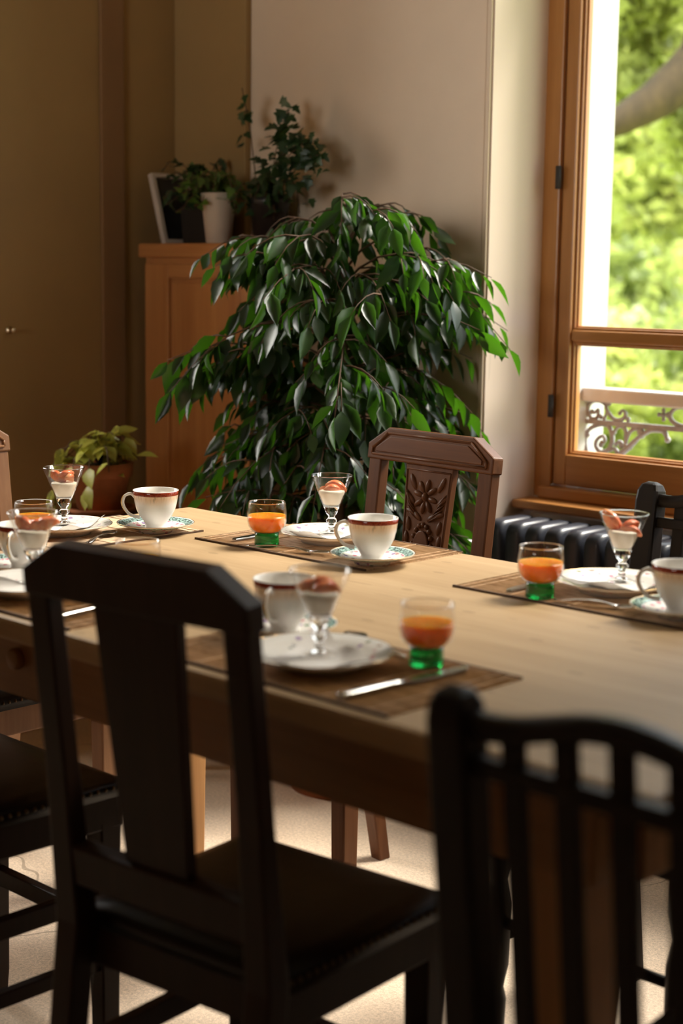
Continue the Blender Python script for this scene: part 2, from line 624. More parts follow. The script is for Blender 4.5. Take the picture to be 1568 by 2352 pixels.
# left wall with its window opening outside the frame
LW = (1.34, 2.06)
b = MB()
b.box(XL - 0.4, XL, LW[1], YB, 0, ZC)
b.box(XL - 0.4, XL, YF, LW[0], 0, ZC)
b.box(XL - 0.4, XL, LW[0], LW[1], 0, 0.66)
b.box(XL - 0.4, XL, LW[0], LW[1], 2.45, ZC)
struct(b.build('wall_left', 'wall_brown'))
struct(MB().box(XR, XR + 0.3, YF, YB, 0, ZC).build('wall_right', 'wall_dark'))
FW = (-1.92, -0.48)                                     # glazed door opening added behind the camera for fill light
b = MB()
b.box(XL - 0.4, FW[0], YF - 0.3, YF, 0, ZC)
b.box(FW[1], XR + 0.3, YF - 0.3, YF, 0, ZC)
b.box(FW[0], FW[1], YF - 0.3, YF, 2.36, ZC)
b.box(FW[0], FW[1], YF - 0.3, YF, 0, 0.12)
struct(b.build('wall_front', 'wall_dark'))
# painted splayed linings of the window recess and the bead on its corner
for k, (w, side) in enumerate(((W1, 0), (W1, 1))):
    x = w[side]
    s = 1 if side == 0 else -1
    pts = [(x, YB - 0.002), (x + s * 0.004, YB - 0.002), (x + s * 0.022, 3.13), (x, 3.13)]
    m = MB()
    m.loft([[(px, py, 0.0) for px, py in pts], [(px, py, WZ[1]) for px, py in pts]])
    struct(m.build('trim_%d' % (k + 1), 'reveal_cream'))
for k, x in enumerate((W1[0], W1[1])):
    s = -1 if k % 2 == 0 else 1
    m = MB()
    m.box(min(x, x + s * 0.012), max(x, x + s * 0.012), YB - 0.010, YB, 0, WZ[1])
    m.box(min(x + s * 0.016, x + s * 0.021), max(x + s * 0.016, x + s * 0.021), YB - 0.006, YB, 0, WZ[1])
    struct(m.build('trim_%d' % (k + 5), 'wall_cream', bevel=0.002))
struct(MB().box(XL, -3.185, YB - 0.022, YB, 0, ZC).build('trim_30', 'wall_brown', bevel=0.004))  # brown strip added to stand in for the shade of the corner
struct(MB().box(XL, XL + 0.012, 2.665, 2.745, 0, ZC).build('trim_31', 'wall_brown_deep', bevel=0.004))  # flat strip of deeper brown on the left wall
# baseboards
struct(MB().box(-3.18, W1[0] - 0.03, YB - 0.018, YB, 0, 0.12).build('baseboard_back', 'reveal_cream', bevel=0.004))
struct(MB().box(XL, XL + 0.018, YF, YB - 0.02, 0, 0.12).build('baseboard_left', 'reveal_cream', bevel=0.004))

# ------------------------------------------------------------------ windows
def make_window(name, loc, rz, wd, z0, z1, sashes=2, sill=True):
    """local x along the wall, local y to the outside, z up"""
    root = struct_empty(name, loc, rz)
    fw, y0, y1 = 0.052, 0.0, 0.075
    m = MB()
    m.box(0, fw, y0, y1, z0, z1)
    m.box(wd - fw, wd, y0, y1, z0, z1)
    m.build('frame_jamb', 'window_wood', root, bevel=0.004)
    m = MB()
    m.box(fw, wd - fw, y0, y1, z0, z0 + 0.030)
    m.box(fw, wd - fw, y0, y1, z1 - 0.05, z1)
    m.build('frame_rail', 'window_wood_h', root, bevel=0.004)
    sw = (wd - 2 * fw) / sashes
    for k in range(sashes):
        xa = fw + k * sw + 0.003
        xb = fw + (k + 1) * sw - 0.003
        st = 0.036
        zb, zt = z0 + 0.034, z1 - 0.055
        glass_b = zb + 0.076
        sash = struct_empty('sash', (0, 0, 0))
        del sash['kind']
        sash.parent = root
        m = MB()
        m.box(xa, xa + st, 0.008, 0.055, zb, zt)
        m.box(xb - st, xb, 0.008, 0.055, zb, zt)
        m.build('stile', 'window_wood', sash, bevel=0.003)
        m = MB()
        m.box(xa + st, xb - st, 0.008, 0.055, zb, glass_b)
        m.box(xa + st, xb - st, 0.008, 0.055, zt - 0.06, zt)
        m.build('rail', 'window_wood_h', sash, bevel=0.003)
        mz = [z0 + (1.075 - 0.675)]
        while mz[-1] + 0.98 < zt - 0.2:
            mz.append(mz[-1] + 0.98)
        for z in mz:
            MB().box(xa + st, xb - st, 0.012, 0.05, z - 0.014, z + 0.014).build('muntin', 'window_wood_h', sash, bevel=0.005)
        zs = [glass_b] + mz + [zt - 0.06]
        for j in range(len(zs) - 1):
            za = zs[j] + (0.014 if j else 0)
            zc = zs[j + 1] - (0.014 if j < len(zs) - 2 else 0)
            gx0, gx1 = xa + st, xb - st
            m = MB()                              # stepped glazing bead round each pane
            for e, yy in ((0.010, 0.028), (0.006, 0.020)):
                m.box(gx0, gx0 + e, yy, 0.045, za, zc)
                m.box(gx1 - e, gx1, yy, 0.045, za, zc)
                m.box(gx0 + e, gx1 - e, yy, 0.045, za, za + e)
                m.box(gx0 + e, gx1 - e, yy, 0.045, zc - e, zc)
            m.build('glazing_bead', 'window_wood', sash, bevel=0.002)
            MB().box(gx0 + 0.006, gx1 - 0.006, 0.036, 0.039, za + 0.006, zc - 0.006).build('pane', 'pane_glass', sash)
    for z in (z0 + 0.228, z0 + 0.777, z1 - 0.25):
        for x in (fw, wd - fw):
            m = MB()
            m.tube([(x, -0.006, z - 0.027), (x, -0.006, z + 0.027)], 0.0075, 10)
            m.build('hinge', 'iron_hinge', root)
    if sill:
        m = MB()
        m.box(-0.0, wd, -0.085, 0.0, z0 - 0.022, z0 + 0.0)
        m.build('window_sill', 'window_wood_h', root, bevel=0.005)
        m = MB()
        m.box(0.03, wd - 0.03, -0.022, 0.0, z0 + 0.0, z0 + 0.030)
        m.build('sill_fillet', 'window_wood_h', root, bevel=0.005)
        m = MB()
        m.box(0.0, wd, 0.075, 0.34, z0 - 0.06, z0 + 0.0)
        m.build('outer_sill', 'white_paint', root, bevel=0.005)
    return root
make_window('window_1', (W1[0] + 0.018, 3.13, 0), 0, W1[1] - W1[0] - 0.036, 0.700, 3.55, 3)
make_window('window_2', (XL - 0.2, LW[0], 0), PI / 2, LW[1] - LW[0], 0.70, 2.45)
make_window('window_added', (FW[1], YF - 0.12, 0), PI, FW[1] - FW[0], 0.14, 2.36, sill=False)  # unseen glazed door, added to frame the fill light
# white painted outer jambs
k = 9
for w in (W1,):
    for x0, x1 in ((w[0], w[0] + 0.014), (w[1] - 0.014, w[1])):
        struct(MB().box(x0, x1, 3.206, YO + 0.004, 0.6, WZ[1]).build('trim_%d' % k, 'white_paint'))
        k += 1

# ------------------------------------------------------------------ balcony rail outside window_1
IRON = {
 'loop': [(-2.331, 0.898), (-2.323, 0.896), (-2.313, 0.905), (-2.312, 0.892), (-2.318, 0.882), (-2.332, 0.881), (-2.343, 0.894), (-2.345, 0.909), (-2.336, 0.922), (-2.321, 0.927), (-2.302, 0.925), (-2.288, 0.915), (-2.286, 0.898), (-2.293, 0.884)],
 'scurve': [(-2.284, 0.925), (-2.29, 0.916), (-2.283, 0.902), (-2.268, 0.887), (-2.252, 0.882), (-2.237, 0.886), (-2.229, 0.896), (-2.232, 0.905), (-2.241, 0.907), (-2.246, 0.9)],
 'rosette': [(-2.297, 0.82), (-2.288, 0.825), (-2.293, 0.838), (-2.307, 0.833), (-2.316, 0.821), (-2.315, 0.809), (-2.305, 0.798), (-2.292, 0.797), (-2.278, 0.803), (-2.269, 0.817), (-2.266, 0.834), (-2.271, 0.853), (-2.281, 0.866), (-2.299, 0.868), (-2.318, 0.863), (-2.338, 0.852), (-2.347, 0.835), (-2.348, 0.816), (-2.343, 0.797), (-2.335, 0.782), (-2.318, 0.765)],
 'curl_b': [(-2.262, 0.85), (-2.256, 0.858), (-2.249, 0.866), (-2.236, 0.867), (-2.226, 0.856), (-2.226, 0.839), (-2.227, 0.82)],
 'curl_c': [(-2.225, 0.819), (-2.221, 0.84), (-2.213, 0.856), (-2.2, 0.864), (-2.187, 0.863), (-2.18, 0.854)],
 'stalk': [(-2.318, 0.760), (-2.295, 0.766), (-2.268, 0.777), (-2.237, 0.798), (-2.211, 0.82), (-2.19, 0.84), (-2.179, 0.849)],
 'tendril': [(-2.179, 0.849), (-2.169, 0.855), (-2.154, 0.864), (-2.135, 0.867), (-2.115, 0.865), (-2.108, 0.855), (-2.103, 0.844)],
 'curl_d': [(-2.259, 0.774), (-2.25, 0.79), (-2.251, 0.803), (-2.26, 0.808), (-2.269, 0.805)],
 'curl_e': [(-2.238, 0.817), (-2.238, 0.825), (-2.247, 0.826), (-2.254, 0.82)],
 'leaf': [(-2.337, 0.760), (-2.314, 0.778), (-2.295, 0.77)],
 'ring': [(-2.05, 0.924), (-2.063, 0.926), (-2.08, 0.925), (-2.094, 0.915), (-2.098, 0.902), (-2.091, 0.891), (-2.075, 0.883), (-2.055, 0.881), (-2.036, 0.888), (-2.03, 0.902), (-2.036, 0.916), (-2.05, 0.924)],
}
def smooth_path(pts, sub=4):
    P = [Vector((a, 0, b)) for a, b in pts]
    out = []
    for i in range(len(P) - 1):
        p0 = P[max(i - 1, 0)]
        p1, p2 = P[i], P[i + 1]
        p3 = P[min(i + 2, len(P) - 1)]
        for k in range(sub):
            t = k / sub
            out.append(0.5 * ((2 * p1) + (p2 - p0) * t + (2 * p0 - 5 * p1 + 4 * p2 - p3) * t * t + (-p0 + 3 * p1 - 3 * p2 + p3) * t ** 3))
    out.append(P[-1])
    return out
YR = 3.36
rail = thing('balcony_railing', 'white topped balcony railing with grey cast iron scrolls outside the window', 'railing', (0, YR, 0))
MB().box(W1[0] + 0.014, W1[1] - 0.014, -0.03, 0.03, 0.926, 0.962).build('handrail', 'white_paint', rail, bevel=0.006)
xm = (W1[0] + W1[1]) / 2
for z, h in ((0.873, 0.006), (0.742, 0.006)):
    MB().box(W1[0] + 0.014, W1[1] - 0.014, -0.006, 0.006, z - h, z + h).build('iron_bar', 'cast_iron', rail)
for mir in (0, 1):
    def X(x):
        return 2 * xm - x if mir else x
    MB().box(min(X(-2.358), X(-2.347)), max(X(-2.358), X(-2.347)), -0.005, 0.005, 0.70, 0.926).build('iron_bar', 'cast_iron', rail)
    for nm, pts in IRON.items():
        r = {'stalk': 0.0075, 'tendril': 0.007, 'rosette': 0.0056, 'leaf': 0.007, 'ring': 0.0055}.get(nm, 0.0050)
        sp = smooth_path(pts)
        n = len(sp)
        rr = [r * (0.65 + 0.5 * math.sin(PI * i / (n - 1))) for i in range(n)]
        m = MB().tube([(X(p.x), 0, p.z) for p in sp], rr, 8)
        e = sp[0]
        m.ball((X(e.x), 0, e.z), r * 1.35, 8, 5)
        e = sp[-1]
        m.ball((X(e.x), 0, e.z), r * 1.2, 8, 5)
        m.build('iron_scroll', 'cast_iron', rail)
    m = MB()
    for x, z, r in ((-2.28, 0.924, 0.008), (-2.221, 0.886, 0.0075), (-2.304, 0.887, 0.007), (-2.343, 0.838, 0.008), (-2.300, 0.815, 0.008), (-2.21, 0.815, 0.006), (-2.13, 0.905, 0.006), (-2.104, 0.906, 0.008), (-2.118, 0.917, 0.006), (-2.117, 0.894, 0.006), (-2.118, 0.905, 0.008), (-2.182, 0.858, 0.011)):
        m.ball((X(x), 0, z), r, 8, 5, scale=(1, 0.8, 1))
    m.build('iron_boss', 'cast_iron', rail)
    for q in range(3):
        x = X(-2.0 + q * 0.09)
        MB().box(x - 0.005, x + 0.005, -0.005, 0.005, 0.742, 0.873).build('iron_bar', 'cast_iron', rail)

# ------------------------------------------------------------------ garden
rng = random.Random(7)
GZ = -0.75
def leaf_cloud(n, shape, size, rg):
    """many separate leaves (small bent quads); shape() returns a point"""
    vs, fs = [], []
    for _ in range(n):
        c = shape()
        a = Vector((rg.gauss(0, 1), rg.gauss(0, 1), rg.gauss(0, 0.8)))
        a.normalize()
        bb = a.cross(Vector((rg.gauss(0, 1), rg.gauss(0, 1), rg.gauss(0, 1))))
        if bb.length < 1e-3:
            continue
        bb.normalize()
        nn = a.cross(bb)
        s = size * rg.uniform(0.6, 1.3)
        o = len(vs)
        vs += [c - a * s, c + bb * s * 0.5 + nn * s * 0.12, c + a * s, c - bb * s * 0.5 + nn * s * 0.12]
        fs += [(o, o + 1, o + 2), (o, o + 2, o + 3)]
    m = MB()
    m.v = vs
    m.f = fs
    m.sm = [False] * len(fs)
    return m
def blob(c, r, rg, clumps=22):
    cl = []
    for _ in range(clumps):
        d = Vector((rg.gauss(0, 1), rg.gauss(0, 1), rg.gauss(0, 1))).normalized() * rg.uniform(0.35, 1.0)
        cl.append((Vector(c) + Vector((d.x * r[0], d.y * r[1], d.z * r[2])), rg.uniform(0.22, 0.42)))
    def shape():
        cc, k = rg.choice(cl)
        d = Vector((rg.gauss(0, 1), rg.gauss(0, 1), rg.gauss(0, 1))).normalized() * rg.uniform(0.6, 1.0) * k
        return cc + Vector((d.x * r[0], d.y * r[1], d.z * r[2]))
    return shape
struct(MB().box(-70, 60, YO, 90, GZ - 0.3, GZ).build('garden_ground', 'lawn'))
def garden_at(px, dist):
    """ground point seen dist metres away in the direction of pixel column px"""
    t = (px - 784) / 3600
    yaw = math.radians(43.8)
    r = Vector((math.cos(yaw), math.sin(yaw), 0))
    f = Vector((-math.sin(yaw), math.cos(yaw), 0))
    return (f + r * t) * dist
def shrub(px, dist, z0, h, r, mat, n, label, cat='shrub', trunk=True, size=0.085, seed=0):
    rg = random.Random(seed)
    p = garden_at(px, dist)
    root = thing('garden_tree' if cat == 'tree' else 'garden_shrub', label, cat, (p.x, p.y, GZ), group='greenery outside the window')
    m = leaf_cloud(n, blob((0, 0, z0 - GZ + h / 2), (r, r, h / 2), rg, 34), size, rg)
    o = m.build('foliage', mat, root, raw=True)
    o['kind'] = 'stuff'
    m = MB()
    top = z0 - GZ + h * 0.6
    m.tube([(0, 0, 0), (0.05, 0.02, top * 0.5), (0, 0.05, top)], [0.07 + h * 0.02, 0.06, 0.03], 8)
    for q in range(5):
        a = q * 1.3
        m.tube([(0, 0, top * 0.4), (math.cos(a) * r * 0.35, math.sin(a) * r * 0.35, top * 0.75), (math.cos(a) * r * 0.7, math.sin(a) * r * 0.7, top)], [0.04, 0.03, 0.012], 6)
    m.build('trunk', 'bark', root)
    return root
shrub(1330, 26, -0.7, 6.5, 3.4, 'garden_leaf', 7000, 'tall yellow green tree farthest back at the left of the view', 'tree', size=0.15, seed=1)
shrub(1480, 30, -0.7, 7.0, 3.6, 'garden_leaf_pale', 7000, 'pale sunlit tree farthest back behind the middle of the pane', 'tree', size=0.15, seed=2)
shrub(1640, 27, -0.7, 6.5, 3.4, 'garden_leaf', 6000, 'tall green tree farthest back beside the right edge', 'tree', size=0.15, seed=3)
shrub(1400, 18, -0.7, 2.4, 1.7, 'garden_leaf_deep', 5000, 'deep green rounded shrub behind the lawn next to the white jamb', seed=4, size=0.10)
shrub(1540, 19, -0.7, 2.5, 1.6, 'garden_leaf', 5000, 'bright green rounded shrub behind the lawn at the right', seed=5, size=0.10)
shrub(1468, 16, -0.7, 1.7, 1.1, 'garden_leaf_pale', 3500, 'low pale green shrub in front of the other shrubs', seed=6, size=0.08)
shrub(1350, 14, -0.7, 1.6, 1.0, 'garden_leaf', 3000, 'low green shrub half hidden by the white jamb', seed=8, size=0.08)
shrub(1620, 15, -0.7, 1.9, 1.1, 'garden_leaf_deep', 3000, 'low dark shrub cut by the right edge of the picture', seed=9, size=0.08)
for k_, (px_, d_, m_, l_) in enumerate(((1170, 27, 'garden_leaf_deep', 'tall deep green tree hidden left of the white jamb'), (1010, 29, 'garden_leaf', 'tall green tree far left behind the window wall'), (1800, 28, 'garden_leaf_deep', 'tall deep green tree just right of the picture edge'), (2020, 30, 'garden_leaf', 'tall bright tree well right of the picture edge'), (2300, 30, 'garden_leaf_pale', 'pale tree farthest right in the garden'))):
    shrub(px_, d_, -0.7, 6.5, 3.2, m_, 4500, l_, 'tree', size=0.16, seed=50 + k_)
# big old tree with a leaning limb crossing the upper pane
tp = garden_at(1790, 9.5)
tree = thing('old_tree', 'big old tree whose thick leaning limb crosses the upper pane', 'tree', (tp.x, tp.y, GZ), group='greenery outside the window')
rr_ = Vector((math.cos(math.radians(43.8)), math.sin(math.radians(43.8)), 0))
ff_ = Vector((-rr_.y, rr_.x, 0))
MB().tube([(0, 0, 0), (0.05, 0, 1.2), (0, 0, 2.4), (0.1, 0.1, 4.6)], [0.36, 0.30, 0.28, 0.2], 14).build('trunk', 'bark', tree)
def lp(px, py, d):
    """local point of the tree for a limb passing that way"""
    g = garden_at(px, d)
    z = 1.24 + d * (636 + (px - 784) * 0.0133 - py) / 3640
    return Vector((g.x - tp.x, g.y - tp.y, z - GZ))
limb = [lp(1790, 60, 9.5) - Vector((0, 0, 0.5)), lp(1680, 70, 9.3), lp(1600, 130, 9.1), lp(1540, 195, 9.0), lp(1470, 250, 8.9), lp(1400, 290, 8.8), lp(1330, 320, 8.7), lp(1240, 330, 8.6)]
MB().tube(limb, [0.17, 0.165, 0.155, 0.14, 0.11, 0.085, 0.06, 0.03], 12).build('limb', 'bark', tree)
MB().tube([limb[3], lp(1560, 90, 9.0), lp(1590, -60, 9.0)], [0.09, 0.06, 0.04], 8).build('limb', 'bark', tree)
m = MB()
rg = random.Random(21)
for (px, py, d, r, n) in ((1400, 130, 10.2, 0.42, 900), (1440, 40, 10.6, 0.45, 900), (1490, 170, 10.8, 0.34, 450), (1395, 220, 9.6, 0.22, 350), (1330, 60, 10.4, 0.5, 700), (1400, -110, 9.8, 0.6, 900), (1560, 330, 9.6, 0.30, 400), (1660, 250, 10.0, 0.5, 600), (1500, -150, 9.8, 0.6, 800), (1650, -100, 9.8, 0.6, 700)):
    c = lp(px, py, d)
    lc = leaf_cloud(n, blob(c, (r, r, r), rg, 12), 0.075, rg)
    o = len(m.v)
    m.v += lc.v
    m.f += [tuple(i + o for i in f) for f in lc.f]
    m.sm += lc.sm
o = m.build('foliage', 'garden_leaf', tree, raw=True)
o['kind'] = 'stuff'
# grass of the lawn in view
def lawn_pt():
    g = garden_at(rg.uniform(1250, 1700), rg.uniform(7, 17))
    return Vector((g.x, g.y, GZ + 0.04))
vs, fs = [], []
for _ in range(14000):
    c = lawn_pt()
    a = rg.uniform(0, 2 * PI)
    w = Vector((math.cos(a), math.sin(a), 0)) * 0.012
    h = rg.uniform(0.06, 0.16)
    t = Vector((rg.gauss(0, 0.04), rg.gauss(0, 0.04), h))
    o_ = len(vs)
    vs += [c - w - Vector((0, 0, .04)), c + w - Vector((0, 0, .04)), c + t]
    fs.append((o_, o_ + 1, o_ + 2))
m = MB()
m.v, m.f, m.sm = vs, fs, [False] * len(fs)
g = m.build('lawn_grass', 'grass_blade', raw=True)
tag(g, 'sunlit lawn grass beyond the balcony railing', 'grass')
g['kind'] = 'stuff'
# neighbouring house glimpsed between the shrubs
hp = garden_at(1440, 38)
house = thing('garden_house', 'pale house with brown tiled roof glimpsed through the garden trees', 'building', (hp.x, hp.y, GZ), math.radians(43.8))
MB().box(-3, 3, 0, 5, 0, 2.9).build('wall', 'house_wall', house)
MB().prism([(-3.3, 2.9), (3.3, 2.9), (0, 4.4)], -0.3, 5.3).build('roof', 'roof_tile', house)
for x in (-1.8, 0.2, 1.9):
    f = MB().box(x - 0.4, x + 0.4, -0.05, 0.0, 1.0, 2.2).build('window', 'white_paint', house)
    MB().box(x - 0.33, x + 0.33, -0.07, -0.05, 1.07, 2.13).build('pane', 'window_dark', f)

# ------------------------------------------------------------------ radiator
rad = thing('radiator', 'dark navy cast iron column radiator under the window sill', 'radiator', (W1[0] + 0.055, 2.928, 0))
pitch_ = 0.056
sec_me = None
for k in range(29):
    if sec_me is None:
        m = MB()
        def yz(inset, z_in=0.0):
            pts = []
            y0, y1, z0, z1, rr = -0.026 + inset, 0.130 - inset, 0.07 + inset, 0.668 - inset, 0.030
            for cyc, czc, a0 in ((y1 - rr, z1 - rr, 0), (y0 + rr, z1 - rr, 90), (y0 + rr, z0 + rr, 180), (y1 - rr, z0 + rr, 270)):
                for q in range(6):
                    an = math.radians(a0 + 18 * q)
                    pts.append((cyc + rr * math.cos(an), czc + rr * math.sin(an)))
            return pts
        rings = []
        for x, ins in ((-0.0225, 0.010), (-0.019, 0.003), (-0.013, 0.0), (0.013, 0.0), (0.019, 0.003), (0.0225, 0.010)):
            rings.append([(x, y, z) for y, z in yz(ins)])
        m.loft(rings, True)
        for y in (0.0, 0.104):
            m.box(-0.014, 0.014, y - 0.012, y + 0.012, 0, 0.08)
        sec_me = m.mesh('section')
        sec_me.materials.append(MATS['radiator_paint'])
    o = link('section', sec_me, None, rad, (0.02 + k * pitch_, 0, 0))
MB().tube([(-0.008, 0.052, 0.60), (29 * pitch_, 0.052, 0.60)], 0.013, 10).build('header_pipe', 'radiator_paint', rad)
MB().tube([(-0.008, 0.052, 0.10), (29 * pitch_, 0.052, 0.10)], 0.013, 10).build('header_pipe', 'radiator_paint', rad)

# ------------------------------------------------------------------ table
TZ = 0.76
TX0, TX1, TY0, TY1 = -2.452, -0.76, 1.222, 2.102
table = thing('dining_table', 'long pale pine farmhouse dining table set for breakfast', 'table', (-1.606, 1.662, 0))
def tb(m, name, mat, bevel=0.004):
    for v in m.v:
        v -= Vector((-1.606, 1.662, 0))
    return m.build(name, mat, table, bevel=bevel)
ow = [TX0, TX1]
tb(MB().box(TX0, TX1, TY0, TY1, TZ - 0.034, TZ), 'table_top', 'pine', 0.007)
AZ0, AZ1 = 0.605, TZ - 0.034
tb(MB().box(TX0 + 0.09, TX1 - 0.13, 1.318, 1.345, AZ0, AZ1), 'apron', 'pine_apron')
tb(MB().box(TX0 + 0.09, TX1 - 0.13, 2.01, 2.037, AZ0, AZ1), 'apron', 'pine_apron')
tb(MB().box(TX0 + 0.055, TX0 + 0.082, 1.37, 1.99, AZ0, AZ1), 'apron', 'pine_apron')
tb(MB().box(TX1 - 0.13, TX1 - 0.103, 1.37, 1.99, AZ0, AZ1), 'apron', 'pine_apron')
for x0 in (TX0 + 0.02, TX1 - 0.235):
    for y0 in (1.325, 1.982):
        m = MB()
        m.loft([[(x0 + 0.006, y0 + 0.006, 0), (x0 + 0.080, y0 + 0.006, 0), (x0 + 0.080, y0 + 0.074, 0), (x0 + 0.006, y0 + 0.074, 0)],
                [(x0, y0, 0.6), (x0 + 0.086, y0, 0.6), (x0 + 0.086, y0 + 0.08, 0.6), (x0, y0 + 0.08, 0.6)],
                [(x0, y0, AZ1), (x0 + 0.086, y0, AZ1), (x0 + 0.086, y0 + 0.08, AZ1), (x0, y0 + 0.08, AZ1)]])
        tb(m, 'leg', 'pine_leg')
m = MB()
m.tube([(-1.93, 1.3185, 0.665), (-1.93, 1.306, 0.665)], 0.016, 16)
tb(m, 'peg', 'pine_apron', 0.003)

# ------------------------------------------------------------------ sideboard added behind the camera to keep light off the near chairs
sb = thing('blocker', 'added light-shading long dark wooden sideboard with panelled doors and brass knobs', 'blocker', (-3.30, -0.50, 0))
SW, SD, SH = 3.90, 0.40, 1.26
MB().box(-0.015, SW + 0.015, -0.01, SD + 0.015, SH - 0.035, SH).build('top', 'walnut_rail', sb, bevel=0.005)
MB().box(0, SW, 0, SD - 0.022, 0.10, SH - 0.035).build('body', 'walnut_rail', sb, bevel=0.003)
MB().box(0.03, SW - 0.03, 0.03, SD - 0.05, 0, 0.10).build('plinth', 'walnut_rail', sb)
for k in range(6):
    x0 = 0.02 + k * (SW - 0.04) / 6
    x1 = x0 + (SW - 0.04) / 6 - 0.008
    d = MB().box(x0, x1, SD - 0.022, SD, 0.12, 0.98).build('door', 'walnut', sb, bevel=0.004)
    MB().box(x0 + 0.07, x1 - 0.07, SD, SD + 0.006, 0.19, 0.91).build('panel', 'walnut', d, bevel=0.003)
    MB().ball((x1 - 0.035, SD + 0.014, 0.5), 0.013, 12, 8).build('knob', 'brass_knob', d)
    d = MB().box(x0, x1, SD - 0.022, SD, 0.99, SH - 0.045).build('drawer', 'walnut_rail', sb, bevel=0.004)
    MB().ball(((x0 + x1) / 2, SD + 0.014, 1.10), 0.013, 12, 8).build('knob', 'brass_knob', d)

